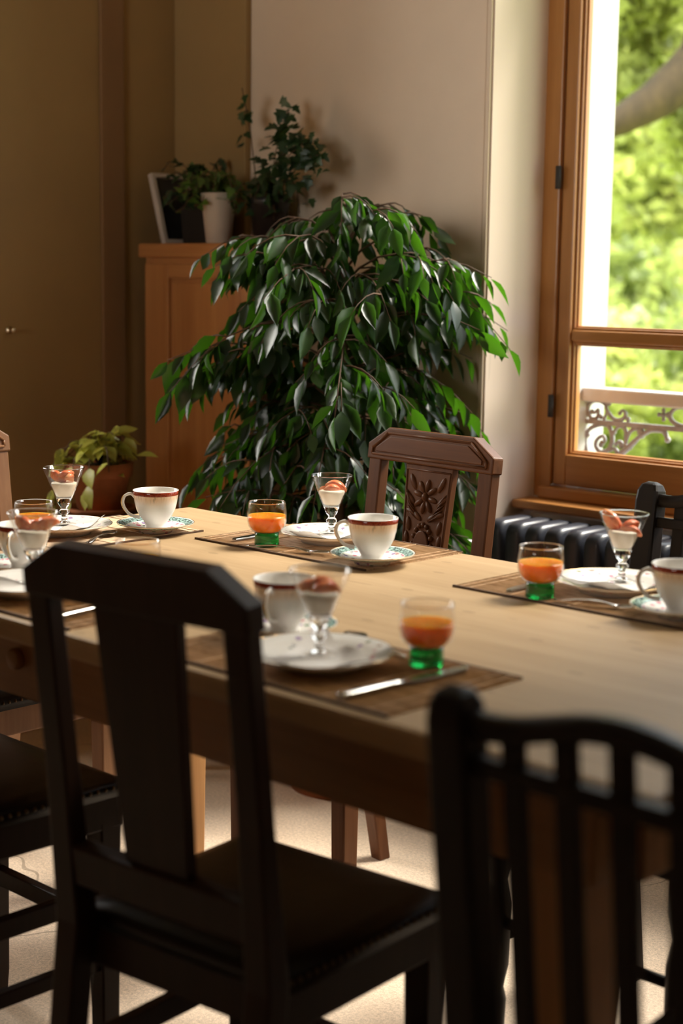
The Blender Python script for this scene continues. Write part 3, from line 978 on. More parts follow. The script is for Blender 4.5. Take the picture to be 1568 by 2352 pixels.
# ------------------------------------------------------------------ carved chairs
TILT = 0.11
def backM(y0=0.0):
    """back-plane coordinates (u, w forward, h up) -> chair space"""
    return Matrix.Translation((0, y0, 0.45)) @ Matrix.Rotation(TILT, 4, 'X')
def seat_block(m, front, back, y0, y1, z0, z1, dome=0.012, n=8):
    rings = []
    def outline(inset, z, crown=False):
        pts = []
        for k in range(n + 1):
            t = k / n
            pts.append((-back + inset + (2 * back - 2 * inset) * t, y0 + inset, z))
        for k in range(n + 1):
            t = k / n
            pts.append((front - inset - (2 * front - 2 * inset) * t, y1 - inset, z))
        return pts
    rings = [outline(0.0, z0), outline(0.0, z1 - 0.006), outline(0.005, z1), outline(0.03, z1 + dome * 0.6), outline(0.08, z1 + dome)]
    m.loft(rings, True)
    return m
def carved_chair(label, loc, rz, mat='walnut', matr='walnut_rail', detail=True, group=None, front_half=0.172, depth=0.315, stretchers=True):
    W, h1, h2, h3, c, th = 0.352, 0.42, 0.452, 0.487, 0.057, 0.03
    ch = thing('dining_chair', label, 'chair', loc, rz, group)
    B = backM()
    # crest rail: hexagonal board with a raised bordered panel on its front
    ol = [(-W / 2, h1), (W / 2, h1), (W / 2, h2), (W / 2 - c, h3), (-W / 2 + c, h3), (-W / 2, h2)]
    rl = MB().prism(ol, -th, 0, B).build('crest_rail', matr, ch, bevel=0.003)
    i = 0.011
    il = [(-W / 2 + i + .005, h1 + i), (W / 2 - i - .005, h1 + i), (W / 2 - i - .005, h1 + i + .012), (W / 2 - c - i * 0.2, h3 - i), (-W / 2 + c + i * 0.2, h3 - i), (-W / 2 + i + .005, h1 + i + .012)]
    m = MB()
    n = len(il)
    for q in range(n):
        a, b2 = il[q], il[(q + 1) % n]
        m.tube([B @ Vector((a[0], 0.001, a[1])), B @ Vector((b2[0], 0.001, b2[1]))], 0.0030, 6)
    m.build('panel_moulding', matr, rl)
    cx_ = sum(p[0] for p in il) / n
    cz_ = sum(p[1] for p in il) / n
    pl = [(cx_ + (x - cx_) * 0.93, cz_ + (z - cz_) * 0.74) for x, z in il]
    MB().prism(pl, -0.001, 0.0028, B).build('raised_panel', matr, rl, bevel=0.0015)
    # posts: rear leg and back upright in one
    for s in (-1, 1):
        m = MB()
        x = s * (W / 2 - 0.021)
        rings = []
        for (z, y, hx, hy) in ((0.0, -0.085, 0.015, 0.015), (0.22, -0.045, 0.017, 0.017), (0.45, -0.018, 0.019, 0.018)):
            rings.append([(x - hx, y - hy, z), (x + hx, y - hy, z), (x + hx, y + hy, z), (x - hx, y + hy, z)])
        for hh in (0.2, h1 + 0.002):
            hx, hy = 0.0175, 0.0125
            rings.append([B @ Vector((x - hx, -0.016 - hy, hh)), B @ Vector((x + hx, -0.016 - hy, hh)), B @ Vector((x + hx, -0.016 + hy, hh)), B @ Vector((x - hx, -0.016 + hy, hh))])
        m.loft(rings)
        m.build('rear_post', mat, ch, bevel=0.003)
    # splat
    sp = MB().prism([(-0.050, 0.10), (0.050, 0.10), (0.066, h1), (-0.066, h1)], -0.024, -0.008, B).build('splat', mat, ch, bevel=0.002)
    if detail:
        m = MB()
        def el(u, h, ru, rh, rot=0.0, w=-0.008, rw=0.006):
            T = B @ Matrix.Translation((u, w, h)) @ Matrix.Rotation(rot, 4, 'Y') @ Matrix.Diagonal((ru, rw, rh, 1))
            m.ball((0, 0, 0), 1.0, 10, 6, M=T)
        # beads over the arch
        for q in range(9):
            a = PI * q / 8
            el(0.026 * math.cos(a), 0.262 + 0.040 * math.sin(a), 0.0058, 0.0058, rw=0.0065)
        # petals of the central flower
        for q in range(8):
            a = 2 * PI * q / 8 + 0.2
            el(0.002 + 0.021 * math.cos(a), 0.358 + 0.023 * math.sin(a), 0.0062, 0.0135, rot=PI / 2 - a if True else 0, rw=0.006)
        el(0.002, 0.358, 0.008, 0.009, rw=0.009)
        # leaves at both sides of the flower
        for s in (-1, 1):
            for q, (u, h, ro, rh) in enumerate(((0.040, 0.385, 0.5, 0.018), (0.044, 0.352, 0.9, 0.017), (0.038, 0.325, 1.3, 0.017), (0.043, 0.300, 0.2, 0.015), (0.046, 0.272, 0.1, 0.014), (0.045, 0.244, -0.1, 0.013), (0.044, 0.216, 0.1, 0.013), (0.043, 0.188, 0.1, 0.012), (0.020, 0.318, 1.0, 0.014))):
                el(s * u, h, 0.0065, rh, rot=s * ro, rw=0.005)
            for q in range(5):
                el(s * (0.030 + 0.004 * q), 0.318 + 0.009 * q, 0.0022, 0.018, rot=s * (1.1 - 0.12 * q), rw=0.0065)
        m.build('carving', mat, sp)
        # arched smooth panel
        pts = [(-0.022, 0.11), (0.022, 0.11)] + [(0.022 * math.cos(PI * q / 10), 0.255 + 0.036 * math.sin(PI * q / 10)) for q in range(11)]
        MB().prism(pts, -0.009, -0.002, B).build('arch_panel', mat, sp, bevel=0.002)
        m = MB()
        for a, b2 in (((-0.061, 0.41), (0.061, 0.41)), ((-0.061, 0.41), (-0.047, 0.11)), ((0.061, 0.41), (0.047, 0.11))):
            m.tube([B @ Vector((a[0], -0.008, a[1])), B @ Vector((b2[0], -0.008, b2[1]))], 0.0022, 6)
        m.build('splat_border', mat, sp)
    # seat
    fh, bh = front_half, 0.165
    MB().box(-bh + 0.02, bh - 0.02, -0.030, -0.004, 0.055, 0.108, B).build('shoe_rail', matr, ch, bevel=0.004)
    m = MB()
    m.loft([[(-bh, 0.0, 0.385), (bh, 0.0, 0.385), (fh, depth, 0.385), (-fh, depth, 0.385)], [(-bh, 0.0, 0.442), (bh, 0.0, 0.442), (fh, depth, 0.442), (-fh, depth, 0.442)]])
    m.build('seat_rail', matr, ch, bevel=0.004)
    st = seat_block(MB(), fh + 0.004, bh + 0.004, -0.002, depth + 0.005, 0.437, 0.462).build('seat', 'leather', ch)
    m = MB()
    for s in (-1, 1):
        for k in range(22):
            t = (k + 0.5) / 22
            m.ball((s * (bh + (fh - bh) * t + 0.004), depth * t, 0.452), 0.0036, 6, 4)
    for k in range(26):
        t = (k + 0.5) / 26
        m.ball((-fh + 2 * fh * t, depth + 0.005, 0.452), 0.0036, 6, 4)
    o = m.build('upholstery_nails', 'brass_nail', st)
    o['kind'] = 'stuff'
    for s in (-1, 1):
        x, y = s * (fh - 0.02), depth - 0.022
        m = MB()
        m.loft([[(x - a, y - a, z), (x + a, y - a, z), (x + a, y + a, z), (x - a, y + a, z)] for z, a in ((0, 0.013), (0.05, 0.016), (0.40, 0.0195))])
        m.build('front_leg', mat, ch, bevel=0.003)
        for z, hgt in ((0.275, 0.016), (0.165, 0.012)) if stretchers else ():
            a = Vector((s * (bh - 0.012), -0.045, z))
            b2 = Vector((s * (fh - 0.02), depth - 0.03, z))
            m = MB()
            m.loft([[(p.x - 0.009, p.y, p.z - hgt), (p.x + 0.009, p.y, p.z - hgt), (p.x + 0.009, p.y, p.z + hgt), (p.x - 0.009, p.y, p.z + hgt)] for p in (a, b2)])
            m.build('side_stretcher', matr, ch, bevel=0.002)
    if not stretchers:
        return ch
    MB().box(-fh + 0.03, fh - 0.03, depth - 0.033, depth - 0.015, 0.21, 0.24).build('front_stretcher', matr, ch, bevel=0.002)
    MB().box(-bh + 0.02, bh - 0.02, -0.055, -0.037, 0.25, 0.29).build('rear_stretcher', matr, ch, bevel=0.002)
    return ch
carved_chair('brown carved chair facing us across the table in front of the ficus', (-2.016, 2.294, 0), 3.057, group='carved dining chairs', stretchers=False)
carved_chair('dark angular backed chair seen from behind in the foreground left', (-1.352, 1.140, 0), 0.10, 'shaded_walnut', 'shaded_walnut', detail=True, group='carved dining chairs')
carved_chair('leather seated chair cut by the left edge beside the foreground chair', (-2.035, 1.145, 0), 0.0, 'shaded_walnut', 'shaded_walnut', detail=False, group='carved dining chairs')
carved_chair('warm brown chair at the far left end of the table by the brown wall', (-2.70, 1.69, 0), -PI / 2, 'oak_chair', 'oak_chair', False, group='carved dining chairs', stretchers=False)

# ------------------------------------------------------------------ dark spindle chairs
def spindle_chair(label, loc, rz):
    ch = thing('spindle_chair', label, 'chair', loc, rz, 'dark spindle back chairs')
    B = backM()
    hw = 0.168
    for s in (-1, 1):
        m = MB()
        x = s * hw
        rings = []
        for (z, y, hx, hy) in ((0.0, -0.07, 0.016, 0.016), (0.22, -0.035, 0.018, 0.018), (0.45, -0.016, 0.019, 0.019)):
            rings.append([(x - hx, y - hy, z), (x + hx, y - hy, z), (x + hx, y + hy, z), (x - hx, y + hy, z)])
        for hh, q in ((0.25, 1.0), (0.42, 1.0), (0.437, 0.92), (0.447, 0.72), (0.452, 0.35)):
            hx, hy = 0.0215 * q, 0.018 * q
            rings.append([B @ Vector((x + a * hx, -0.016 + b2 * hy, hh)) for a, b2 in ((-1, -1), (1, -1), (1, 1), (-1, 1))])
        m.loft(rings)
        m.build('rear_post', 'ebonised', ch, bevel=0.006)
    # cupid's bow crest
    def top(u):
        t = u / hw
        return 0.430 + 0.026 * max(0.0, math.cos(t * PI * 0.56)) ** 2 + 0.004 * math.exp(-((abs(t) - 1.0) / 0.18) ** 2)
    N = 24
    us = [-hw + 2 * hw * k / N for k in range(N + 1)]
    rings = []
    for u in us:
        tz = top(u)
        bz = tz - 0.021
        rings.append([B @ Vector((u, w, h)) for w, h in ((-0.024, bz), (-0.008, bz), (-0.006, (tz + bz) / 2), (-0.008, tz), (-0.024, tz), (-0.026, (tz + bz) / 2))])
    MB().loft(rings, True).build('crest_rail', 'ebonised', ch)
    MB().box(-hw, hw, -0.024, -0.008, 0.376, 0.394, B).build('cross_rail', 'ebonised', ch, bevel=0.003)
    MB().box(-hw, hw, -0.024, -0.008, 0.06, 0.09, B).build('cross_rail', 'ebonised', ch, bevel=0.003)
    for k in range(5):
        u = -0.107 + k * 0.0535
        MB().box(u - 0.011, u + 0.011, -0.021, -0.011, 0.08, top(u) - 0.015, B).build('slat', 'ebonised', ch, bevel=0.002)
    fh, bh, dp = 0.19, 0.165, 0.36
    m = MB()
    m.loft([[(-bh, 0.0, 0.395), (bh, 0.0, 0.395), (fh, dp, 0.395), (-fh, dp, 0.395)], [(-bh, 0.0, 0.442), (bh, 0.0, 0.442), (fh, dp, 0.442), (-fh, dp, 0.442)]])
    m.build('seat_rail', 'ebonised', ch, bevel=0.004)
    seat_block(MB(), fh + 0.008, bh + 0.004, -0.002, dp + 0.01, 0.440, 0.458, 0.006).build('seat', 'leather', ch)
    for s in (-1, 1):
        prof = [(0.012, 0), (0.014, 0.03), (0.017, 0.10), (0.012, 0.12), (0.019, 0.16), (0.020, 0.26), (0.013, 0.30), (0.021, 0.34), (0.021, 0.40)]
        MB().lathe(prof, 14, Matrix.Translation((s * (fh - 0.025), dp - 0.028, 0))).build('front_leg', 'ebonised', ch)
        MB().tube([(s * (bh - 0.01), -0.035, 0.20), (s * (fh - 0.025), dp - 0.028, 0.20)], 0.009, 8).build('side_stretcher', 'ebonised', ch)
    MB().tube([(-fh + 0.03, dp - 0.028, 0.23), (fh - 0.03, dp - 0.028, 0.23)], 0.009, 8).build('front_stretcher', 'ebonised', ch)
    return ch
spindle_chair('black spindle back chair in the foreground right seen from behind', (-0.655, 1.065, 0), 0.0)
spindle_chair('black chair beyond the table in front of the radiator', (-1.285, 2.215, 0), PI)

# ------------------------------------------------------------------ tableware
def placemat(label, x0, x1, y0, y1, along='x'):
    cx, cy_ = (x0 + x1) / 2, (y0 + y1) / 2
    root = thing('placemat', label, 'placemat', (cx, cy_, TZ), 0 if along == 'x' else PI / 2, 'brown reed placemats')
    L, D = (x1 - x0, y1 - y0) if along == 'x' else (y1 - y0, x1 - x0)
    m = MB()
    n = int(D / 0.0042)
    st = D / n
    for k in range(n):
        y = -D / 2 + k * st
        m.add([(-L / 2, y, 0.0002), (-L / 2, y + st * 0.5, 0.0026), (-L / 2, y + st, 0.0002), (L / 2, y, 0.0002), (L / 2, y + st * 0.5, 0.0026), (L / 2, y + st, 0.0002)],
              [(0, 3, 4, 1), (1, 4, 5, 2), (0, 1, 2), (3, 5, 4), (0, 2, 5, 3)])
    o = m.build('reed_weave', 'reed_mat', root)
    o['kind'] = 'stuff'
    for s in (-1, 1):
        MB().box(-L / 2, L / 2, s * D / 2 - 0.0018, s * D / 2 + 0.0018, 0.0002, 0.0034).build('edge_binding', 'mat_edge', root)
    for x in (-L / 2 + 0.012, -L / 2 + 0.03, -L / 4, 0, L / 4, L / 2 - 0.03, L / 2 - 0.012):
        MB().box(x - 0.0006, x + 0.0006, -D / 2, D / 2, 0.0020, 0.0032).build('stitching', 'reed_mat', root)
    return root
placemat('brown reed placemat at the left end of the table', -2.440, -2.192, 1.485, 1.912, 'y')
placemat('brown reed placemat in front of the carved chair', -2.140, -1.716, 1.848, 2.096)
placemat('brown reed placemat at far right before the radiator', -1.537, -1.108, 1.857, 2.096)
placemat('brown reed placemat nearest the camera with a knife on it', -1.545, -1.113, 1.238, 1.478)
placemat('brown reed placemat behind the foreground dark chair', -2.125, -1.692, 1.238, 1.482)
MZ = TZ + 0.0032

PLATE = [(0.0001, 0.003), (0.048, 0.003), (0.050, 0.0), (0.054, 0.0), (0.056, 0.004), (0.070, 0.010), (0.092, 0.0175), (0.0928, 0.0190), (0.0915, 0.0198), (0.072, 0.0135), (0.060, 0.0085), (0.052, 0.0065), (0.0001, 0.0065)]
SAUCER = [(0.0001, 0.003), (0.026, 0.003), (0.027, 0.0), (0.030, 0.0), (0.032, 0.004), (0.050, 0.010), (0.0708, 0.0165), (0.0716, 0.0178), (0.0704, 0.0186), (0.053, 0.0125), (0.040, 0.0085), (0.029, 0.0070), (0.025, 0.0055), (0.0001, 0.0055)]
def scal(r, a):
    return 0.022 * max(0, (r - 0.06) / 0.032) * (abs(math.cos(a * 6)) - 0.5) if r > 0.06 else 0
plate_me = MB().lathe(PLATE, 96, scallop=scal).mesh('plate')
saucer_me = MB().lathe(SAUCER, 64).mesh('saucer')
def gold_rim_mesh(r, z, sc_=None, seg=96):
    m = MB()
    pts = []
    for k in range(seg + 1):
        a = 2 * PI * k / seg
        rr = r * (1 + (sc_(r, a) if sc_ else 0))
        pts.append((rr * math.cos(a), rr * math.sin(a), z))
    m.tube(pts, 0.00055, 5, cap=False)
    return m.mesh('gold_rim')
plate_rim = gold_rim_mesh(0.0923, 0.0196, scal)
saucer_rim = gold_rim_mesh(0.0712, 0.0184)
for me, mt in ((plate_me, 'plate_print'), (saucer_me, 'saucer_print'), (plate_rim, 'gold_line'), (saucer_rim, 'gold_line')):
    me.materials.append(MATS[mt])
def plate(label, x, y, rz):
    o = link('dessert_plate', plate_me, None, None, (x, y, MZ), (0, 0, rz))
    tag(o, label, 'plate', 'floral dessert plates')
    link('gold_rim', plate_rim, None, o)
def saucer(label, x, y, rz):
    o = link('saucer', saucer_me, None, None, (x, y, MZ), (0, 0, rz))
    tag(o, label, 'saucer', 'teal bordered saucers')
    link('gold_rim', saucer_rim, None, o)
CUP = [(0.0001, 0.004), (0.018, 0.004), (0.0195, 0.0), (0.0215, 0.0), (0.0208, 0.004), (0.0195, 0.008), (0.0225, 0.014), (0.030, 0.024), (0.036, 0.036), (0.0395, 0.050), (0.0415, 0.064), (0.0425, 0.0715), (0.0418, 0.0720), (0.0408, 0.0712), (0.0395, 0.062), (0.0375, 0.050), (0.034, 0.037), (0.028, 0.025), (0.020, 0.016), (0.0001, 0.013)]
cup_me = MB().lathe(CUP, 56).mesh('teacup')
cup_me.materials.append(MATS['cup_print'])
hp_ = smooth_path([(-0.038, 0.058), (-0.046, 0.064), (-0.057, 0.060), (-0.061, 0.048), (-0.056, 0.034), (-0.046, 0.024), (-0.030, 0.020)], 5)
n = len(hp_)
handle_me = MB().tube(hp_, [0.0036 - 0.0012 * math.sin(PI * k / (n - 1)) for k in range(n)], 10).mesh('handle')
handle_me.materials.append(MATS['porcelain'])
trim_me = MB().tube([Vector((p.x * 1.02 - 0.0018, 0, p.z)) for p in hp_[3:-6]], 0.0012, 6).mesh('gold_trim')
trim_me.materials.append(MATS['gold_line'])
def teacup(label, x, y, rz):
    """handle points to local -x"""
    root = link('teacup', cup_me, None, None, (x, y, MZ + 0.0058), (0, 0, rz))
    tag(root, label, 'teacup', 'red banded teacups')
    h = link('handle', handle_me, None, root)
    link('gold_trim', trim_me, None, h)
def spoon_dish():
    pass

# juice glass: clear bowl, green foot
def thick(prof, t):
    inner = [(max(r - t, 0.0004), z + (t if k == 0 else 0)) for k, (r, z) in enumerate(prof)]
    return prof + inner[::-1]
TUM = [(0.019, 0.0235), (0.0225, 0.0245), (0.0275, 0.028), (0.0325, 0.035), (0.0348, 0.044), (0.0350, 0.054), (0.0342, 0.066), (0.0330, 0.0770)]
bowl_me = MB().lathe([(0.0001, 0.0235)] + TUM + [(0.0323, 0.0778)] + [(r - 0.0014, z + 0.0008) for r, z in TUM[::-1]] + [(0.0001, 0.0246)], 48).mesh('bowl')
bowl_me.materials.append(MATS['bowl_glass'])
foot_me = MB().lathe([(0.0001, 0.0), (0.0205, 0.0), (0.0218, 0.0012), (0.0222, 0.004), (0.0215, 0.012), (0.0212, 0.019), (0.0216, 0.0228), (0.0001, 0.0232)], 40).mesh('foot')
foot_me.materials.append(MATS['green_glass'])
JU = [(0.0001, 0.0252), (0.020, 0.0254), (0.0256, 0.0285), (0.0306, 0.0355), (0.0330, 0.0445), (0.0333, 0.0500), (0.0331, 0.0545), (0.0322, 0.0542), (0.0001, 0.0540)]
juice_me = MB().lathe(JU, 48).mesh('orange_juice')
juice_me.materials.append(MATS['juice'])
rimring_me = MB().tube([(0.0325 * math.cos(2 * PI * k / 48), 0.0325 * math.sin(2 * PI * k / 48), 0.0776) for k in range(49)], 0.0009, 6, cap=False).mesh('rim')
rimring_me.materials.append(MATS['stem_glass'])
def juice_glass(where, x, y, z=TZ):
    root = thing('juice_glass', 'clear tumbler on a green glass foot ' + where, 'glass', (x, y, z), group='green footed tumblers')
    link('bowl', bowl_me, None, root)
    link('rim', rimring_me, None, root)
    f = link('foot', foot_me, None, root)
    f['label'] = 'green glass foot'
    j = link('orange_juice', juice_me, None, None, (x, y, z))
    tag(j, 'orange juice in the tumbler ' + where, 'juice', 'orange juice in the tumblers')
# dessert coupe
CONE = [(0.0092, 0.0335), (0.0100, 0.0360), (0.0180, 0.0560), (0.0290, 0.0840), (0.0385, 0.1070)]
coupe_bowl = MB().lathe([(0.0001, 0.0500), (0.0158, 0.0505), (0.0290, 0.0840), (0.0385, 0.1070), (0.0379, 0.1078), (0.0371, 0.1072), (0.0277, 0.0842), (0.0162, 0.0545), (0.012, 0.0520), (0.0001, 0.0510)], 48).mesh('bowl')
coupe_bowl.materials.append(MATS['bowl_glass'])
coupe_stem = MB().lathe([(0.0001, 0.0045), (0.0118, 0.0050), (0.0062, 0.0085), (0.0052, 0.0150), (0.0058, 0.0200), (0.0092, 0.0225), (0.0105, 0.0250), (0.0092, 0.0275), (0.0058, 0.0300), (0.0065, 0.0325), (0.0092, 0.0365), (0.0155, 0.0502), (0.0001, 0.0500)], 40).mesh('stem')
coupe_foot = MB().lathe([(0.0001, 0.0), (0.0225, 0.0), (0.0232, 0.0012), (0.0215, 0.0024), (0.0119, 0.0048), (0.0001, 0.0046)], 40).mesh('foot')
coupe_foot.materials.append(MATS['bowl_glass'])
coupe_stem.materials.append(MATS['stem_glass'])
coupe_rim = MB().tube([(0.0379 * math.cos(2 * PI * k / 48), 0.0379 * math.sin(2 * PI * k / 48), 0.1076) for k in range(49)], 0.0009, 6, cap=False).mesh('rim')
coupe_rim.materials.append(MATS['stem_glass'])
yog_me = MB().lathe([(0.0001, 0.0522), (0.0115, 0.0530), (0.0152, 0.0560), (0.0235, 0.0765), (0.0228, 0.0795), (0.017, 0.0812), (0.009, 0.0800), (0.0001, 0.0805)], 36).mesh('yogurt')
yog_me.materials.append(MATS['yogurt'])
def peach_mesh(seed):
    rg = random.Random(seed)
    m = MB()
    rings = []
    N = 9
    R, L = 0.0155, rg.uniform(1.7, 2.2)
    for k in range(N):
        t = k / (N - 1)
        a = -L / 2 + L * t
        s = max(0.06, math.sin(PI * (0.04 + 0.92 * t))) ** 0.7
        c = Vector((R * math.sin(a), 0, R * math.cos(a) - R))
        rad = Vector((math.sin(a), 0, math.cos(a)))
        w = 0.0070 * s
        h = 0.0088 * s
        rings.append([c + rad * (0.25 * h), c + rad * (-0.1 * h) + Vector((0, w, 0)), c - rad * h * 0.55 + Vector((0, w * .75, 0)), c - rad * h, c - rad * h * 0.55 - Vector((0, w * .75, 0)), c + rad * (-0.1 * h) - Vector((0, w, 0)), c + rad * 0.18 * h])
    m.loft(rings, True)
    me = m.mesh('peach_slice')
    me.materials.append(MATS['peach'])
    return me
peaches = [peach_mesh(k) for k in range(4)]
def coupe(where, x, y, z, slices):
    root = thing('dessert_glass', 'conical stemmed dessert glass ' + where, 'glass', (x, y, z), group='stemmed dessert glasses')
    link('bowl', coupe_bowl, None, root)
    link('stem', coupe_stem, None, root)
    link('foot', coupe_foot, None, root)
    link('rim', coupe_rim, None, root)
    yo = link('yogurt', yog_me, None, None, (x, y, z))
    tag(yo, 'white yogurt in the dessert glass ' + where, 'yogurt', 'yogurt in the dessert glasses')
    order = sorted(range(len(slices)), key=lambda q: slices[q][0] * 0.72 + slices[q][1] * 0.69)
    place = {q: w for q, w in zip(order, ('leftmost', 'middle', 'rightmost'))}
    for k, (dx, dy, dz, rx, ry, rz, s) in enumerate(slices):
        p = link('peach_slice', peaches[k % 4], None, None, (x + dx, y + dy, z + dz), (rx, ry, rz))
        p.scale = (s * 1.22, s * 1.22, s * 1.22)
        tag(p, place[k] + ' peach slice on the yogurt ' + where, 'peach slice', 'peach slices ' + where)

def napkin(label, x, y, rz, size=0.10, wav=0.004, seed=0):
    rg = random.Random(seed)
    m = MB()
    N = 16
    vs, fs = [], []
    ph = rg.uniform(0, 6)
    for layer in range(2):
        for i in range(N + 1):
            for j in range(N + 1 - i):
                u, v = i / N, j / N
                px = (u - 0.33) * size
                py = (v - 0.33) * size
                d = math.hypot(px, py)
                base = 0.0078 + (0 if d < 0.056 else (d - 0.056) * 0.32)
                wave = wav * (0.5 + 0.5 * math.sin(u * 9 + ph + v * 3)) * (0.3 + 1.4 * max(u, v) ** 2)
                curl = 0.010 * max(0, (u + v) - 0.86) / 0.14 * (0.5 + 0.5 * math.sin(u * 12 + ph))
                if d < 0.026:
                    wave = curl = 0
                elif d < 0.04:
                    wave *= (d - 0.026) / 0.014
                vs.append((px, py, base + wave + curl + layer * 0.0006))
        o = len(vs) - ((N + 1) * (N + 2)) // 2
        def idx(i, j):
            return o + i * (N + 1) - (i * (i - 1)) // 2 + j
        for i in range(N):
            for j in range(N - i):
                fs.append((idx(i, j), idx(i + 1, j), idx(i, j + 1)))
                if i + j < N - 1:
                    fs.append((idx(i + 1, j), idx(i + 1, j + 1), idx(i, j + 1)))
    m.add(vs, fs, True)
    o = m.build('napkin', 'napkin', None, (x, y, MZ), (0, 0, rz), raw=True)
    return tag(o, label, 'napkin', 'white napkins on the plates')

def along(a, b):
    a, b = Vector((a[0], a[1], MZ)), Vector((b[0], b[1], MZ))
    d = b - a
    return a, math.atan2(d.y, d.x), d.length
def knife(label, a, b):
    """a handle end, b blade tip"""
    p, ang, L = along(a, b)
    root = thing('table_knife', label, 'knife', p, ang, 'silver cutlery')
    h = L * 0.46
    rings = []
    for t, w, z in ((0, 0.0045, 0.0028), (0.06, 0.0075, 0.0036), (0.15, 0.0062, 0.0034), (0.22, 0.0074, 0.0036), (0.5, 0.0056, 0.0034), (0.85, 0.0046, 0.0030), (0.93, 0.0060, 0.0034), (1.0, 0.0045, 0.0028)):
        rings.append([(t * h, w * math.cos(q), 0.0038 + z * math.sin(q)) for q in [2 * PI * i / 10 for i in range(10)]])
    MB().loft(rings, True).build('handle', 'silver', root)
    ol = [(h * 0.98, -0.0045), (h + 0.01, -0.0075), (L * 0.8, -0.0085), (L * 0.95, -0.006), (L, 0.001), (L * 0.97, 0.0055), (L * 0.8, 0.0070), (h + 0.01, 0.0060), (h * 0.98, 0.004)]
    m = MB()
    m.loft([[(x, y, 0.0026) for x, y in ol], [(x, y * 0.9, 0.0044) for x, y in ol]])
    m.build('blade', 'silver', root)
def prof_z(t):
    return 0.0035 + 0.006 * math.sin(PI * min(1, t * 1.15)) ** 2
def fork(label, a, b):
    p, ang, L = along(a, b)
    root = thing('table_fork', label, 'fork', p, ang, 'silver cutlery')
    rings = []
    for t, w in ((0, 0.004), (0.04, 0.0075), (0.14, 0.0065), (0.3, 0.0042), (0.55, 0.003), (0.62, 0.0036), (0.68, 0.0085), (0.74, 0.0108), (0.78, 0.0108)):
        x, z = t * L, prof_z(t)
        rings.append([(x, -w, z), (x, 0, z + 0.0014), (x, w, z), (x, 0, z - 0.0012)])
    MB().loft(rings, True).build('handle', 'silver', root)
    for k in range(4):
        y = -0.0093 + k * 0.0062
        pts = [(t * L, y * (1 - 0.1 * (t - 0.77)), prof_z(t) + 0.003 * (t - 0.77) / 0.23) for t in (0.77, 0.83, 0.9, 0.96, 1.0)]
        MB().tube(pts, [0.0016, 0.0015, 0.0014, 0.0012, 0.0006], 6).build('tine', 'silver', root)
def spoon(label, a, b):
    p, ang, L = along(a, b)
    root = thing('teaspoon', label, 'spoon', p, ang, 'silver cutlery')
    rings = []
    for t, w in ((0, 0.003), (0.04, 0.0065), (0.14, 0.0055), (0.3, 0.0036), (0.55, 0.0026), (0.70, 0.0030)):
        x, z = t * L, prof_z(t)
        rings.append([(x, -w, z), (x, 0, z + 0.0012), (x, w, z), (x, 0, z - 0.001)])
    MB().loft(rings, True).build('handle', 'silver', root)
    rings = []
    bl = L * 0.30
    for k in range(9):
        t = k / 8
        w = 0.0150 * math.sin(PI * (0.06 + 0.90 * t)) ** 0.75
        x = L * 0.69 + bl * t
        dp = 0.0055 * math.sin(PI * (0.05 + 0.9 * t))
        zt = 0.0080
        rings.append([(x, -w, zt), (x, -w * 0.55, zt - dp * 0.75), (x, 0, zt - dp), (x, w * 0.55, zt - dp * 0.75), (x, w, zt), (x, w * 0.5, zt - dp * 0.75 + 0.0008), (x, 0, zt - dp + 0.0008), (x, -w * 0.5, zt - dp * 0.75 + 0.0008)])
    MB().loft(rings, True).build('bowl', 'silver', root)

A1, A2, A3, A4, A5 = 'at the left end of the table', 'in front of the carved chair', 'before the radiator at right', 'nearest the camera', 'behind the foreground dark chair'
# setting 1: left end of the table
plate('floral white plate ' + A1, -2.338, 1.695, 0.3)
napkin('white napkin under the dessert glass ' + A1, -2.335, 1.70, -0.6, 0.115, seed=1)
coupe(A1, -2.365, 1.722, MZ + 0.0092, [(-0.010, -0.010, 0.092, 1.3, 0.5, 0.4, 1.1), (0.006, 0.0, 0.094, 1.4, -0.3, 1.0, 1.1), (0.014, 0.010, 0.091, 1.2, 0.1, 2.2, 1.0)])
saucer('teal bordered saucer ' + A1, -2.236, 1.834, 0.2)
teacup('red banded teacup ' + A1, -2.240, 1.838, 0.75)
juice_glass(A1, -2.257, 1.579, MZ)
spoon('silver teaspoon ' + A1, (-2.205, 1.655), (-2.262, 1.757))
knife('silver knife at the left picture edge ' + A1, (-2.415, 1.50), (-2.41, 1.60))
# setting 2: before the carved chair
plate('floral white plate ' + A2, -1.945, 2.002, 1.2)
napkin('white napkin under the dessert glass ' + A2, -1.948, 2.000, -1.75, 0.115, seed=2)
coupe(A2, -1.964, 2.022, MZ + 0.0092, [(0.004, 0.006, 0.090, 0.9, 0.25, 0.55, 1.25), (0.010, -0.008, 0.085, 1.2, 0.0, 0.9, 1.0), (-0.008, -0.004, 0.084, 0.4, 0.3, 0.2, 1.0)])
saucer('teal bordered saucer ' + A2, -1.748, 1.899, 0.9)
teacup('red banded teacup ' + A2, -1.748, 1.899, 0.70)
juice_glass(A2, -1.990, 1.885, MZ)
knife('silver knife ' + A2, (-2.078, 2.075), (-2.064, 1.868))
fork('silver fork ' + A2, (-2.000, 1.846), (-1.842, 1.897))
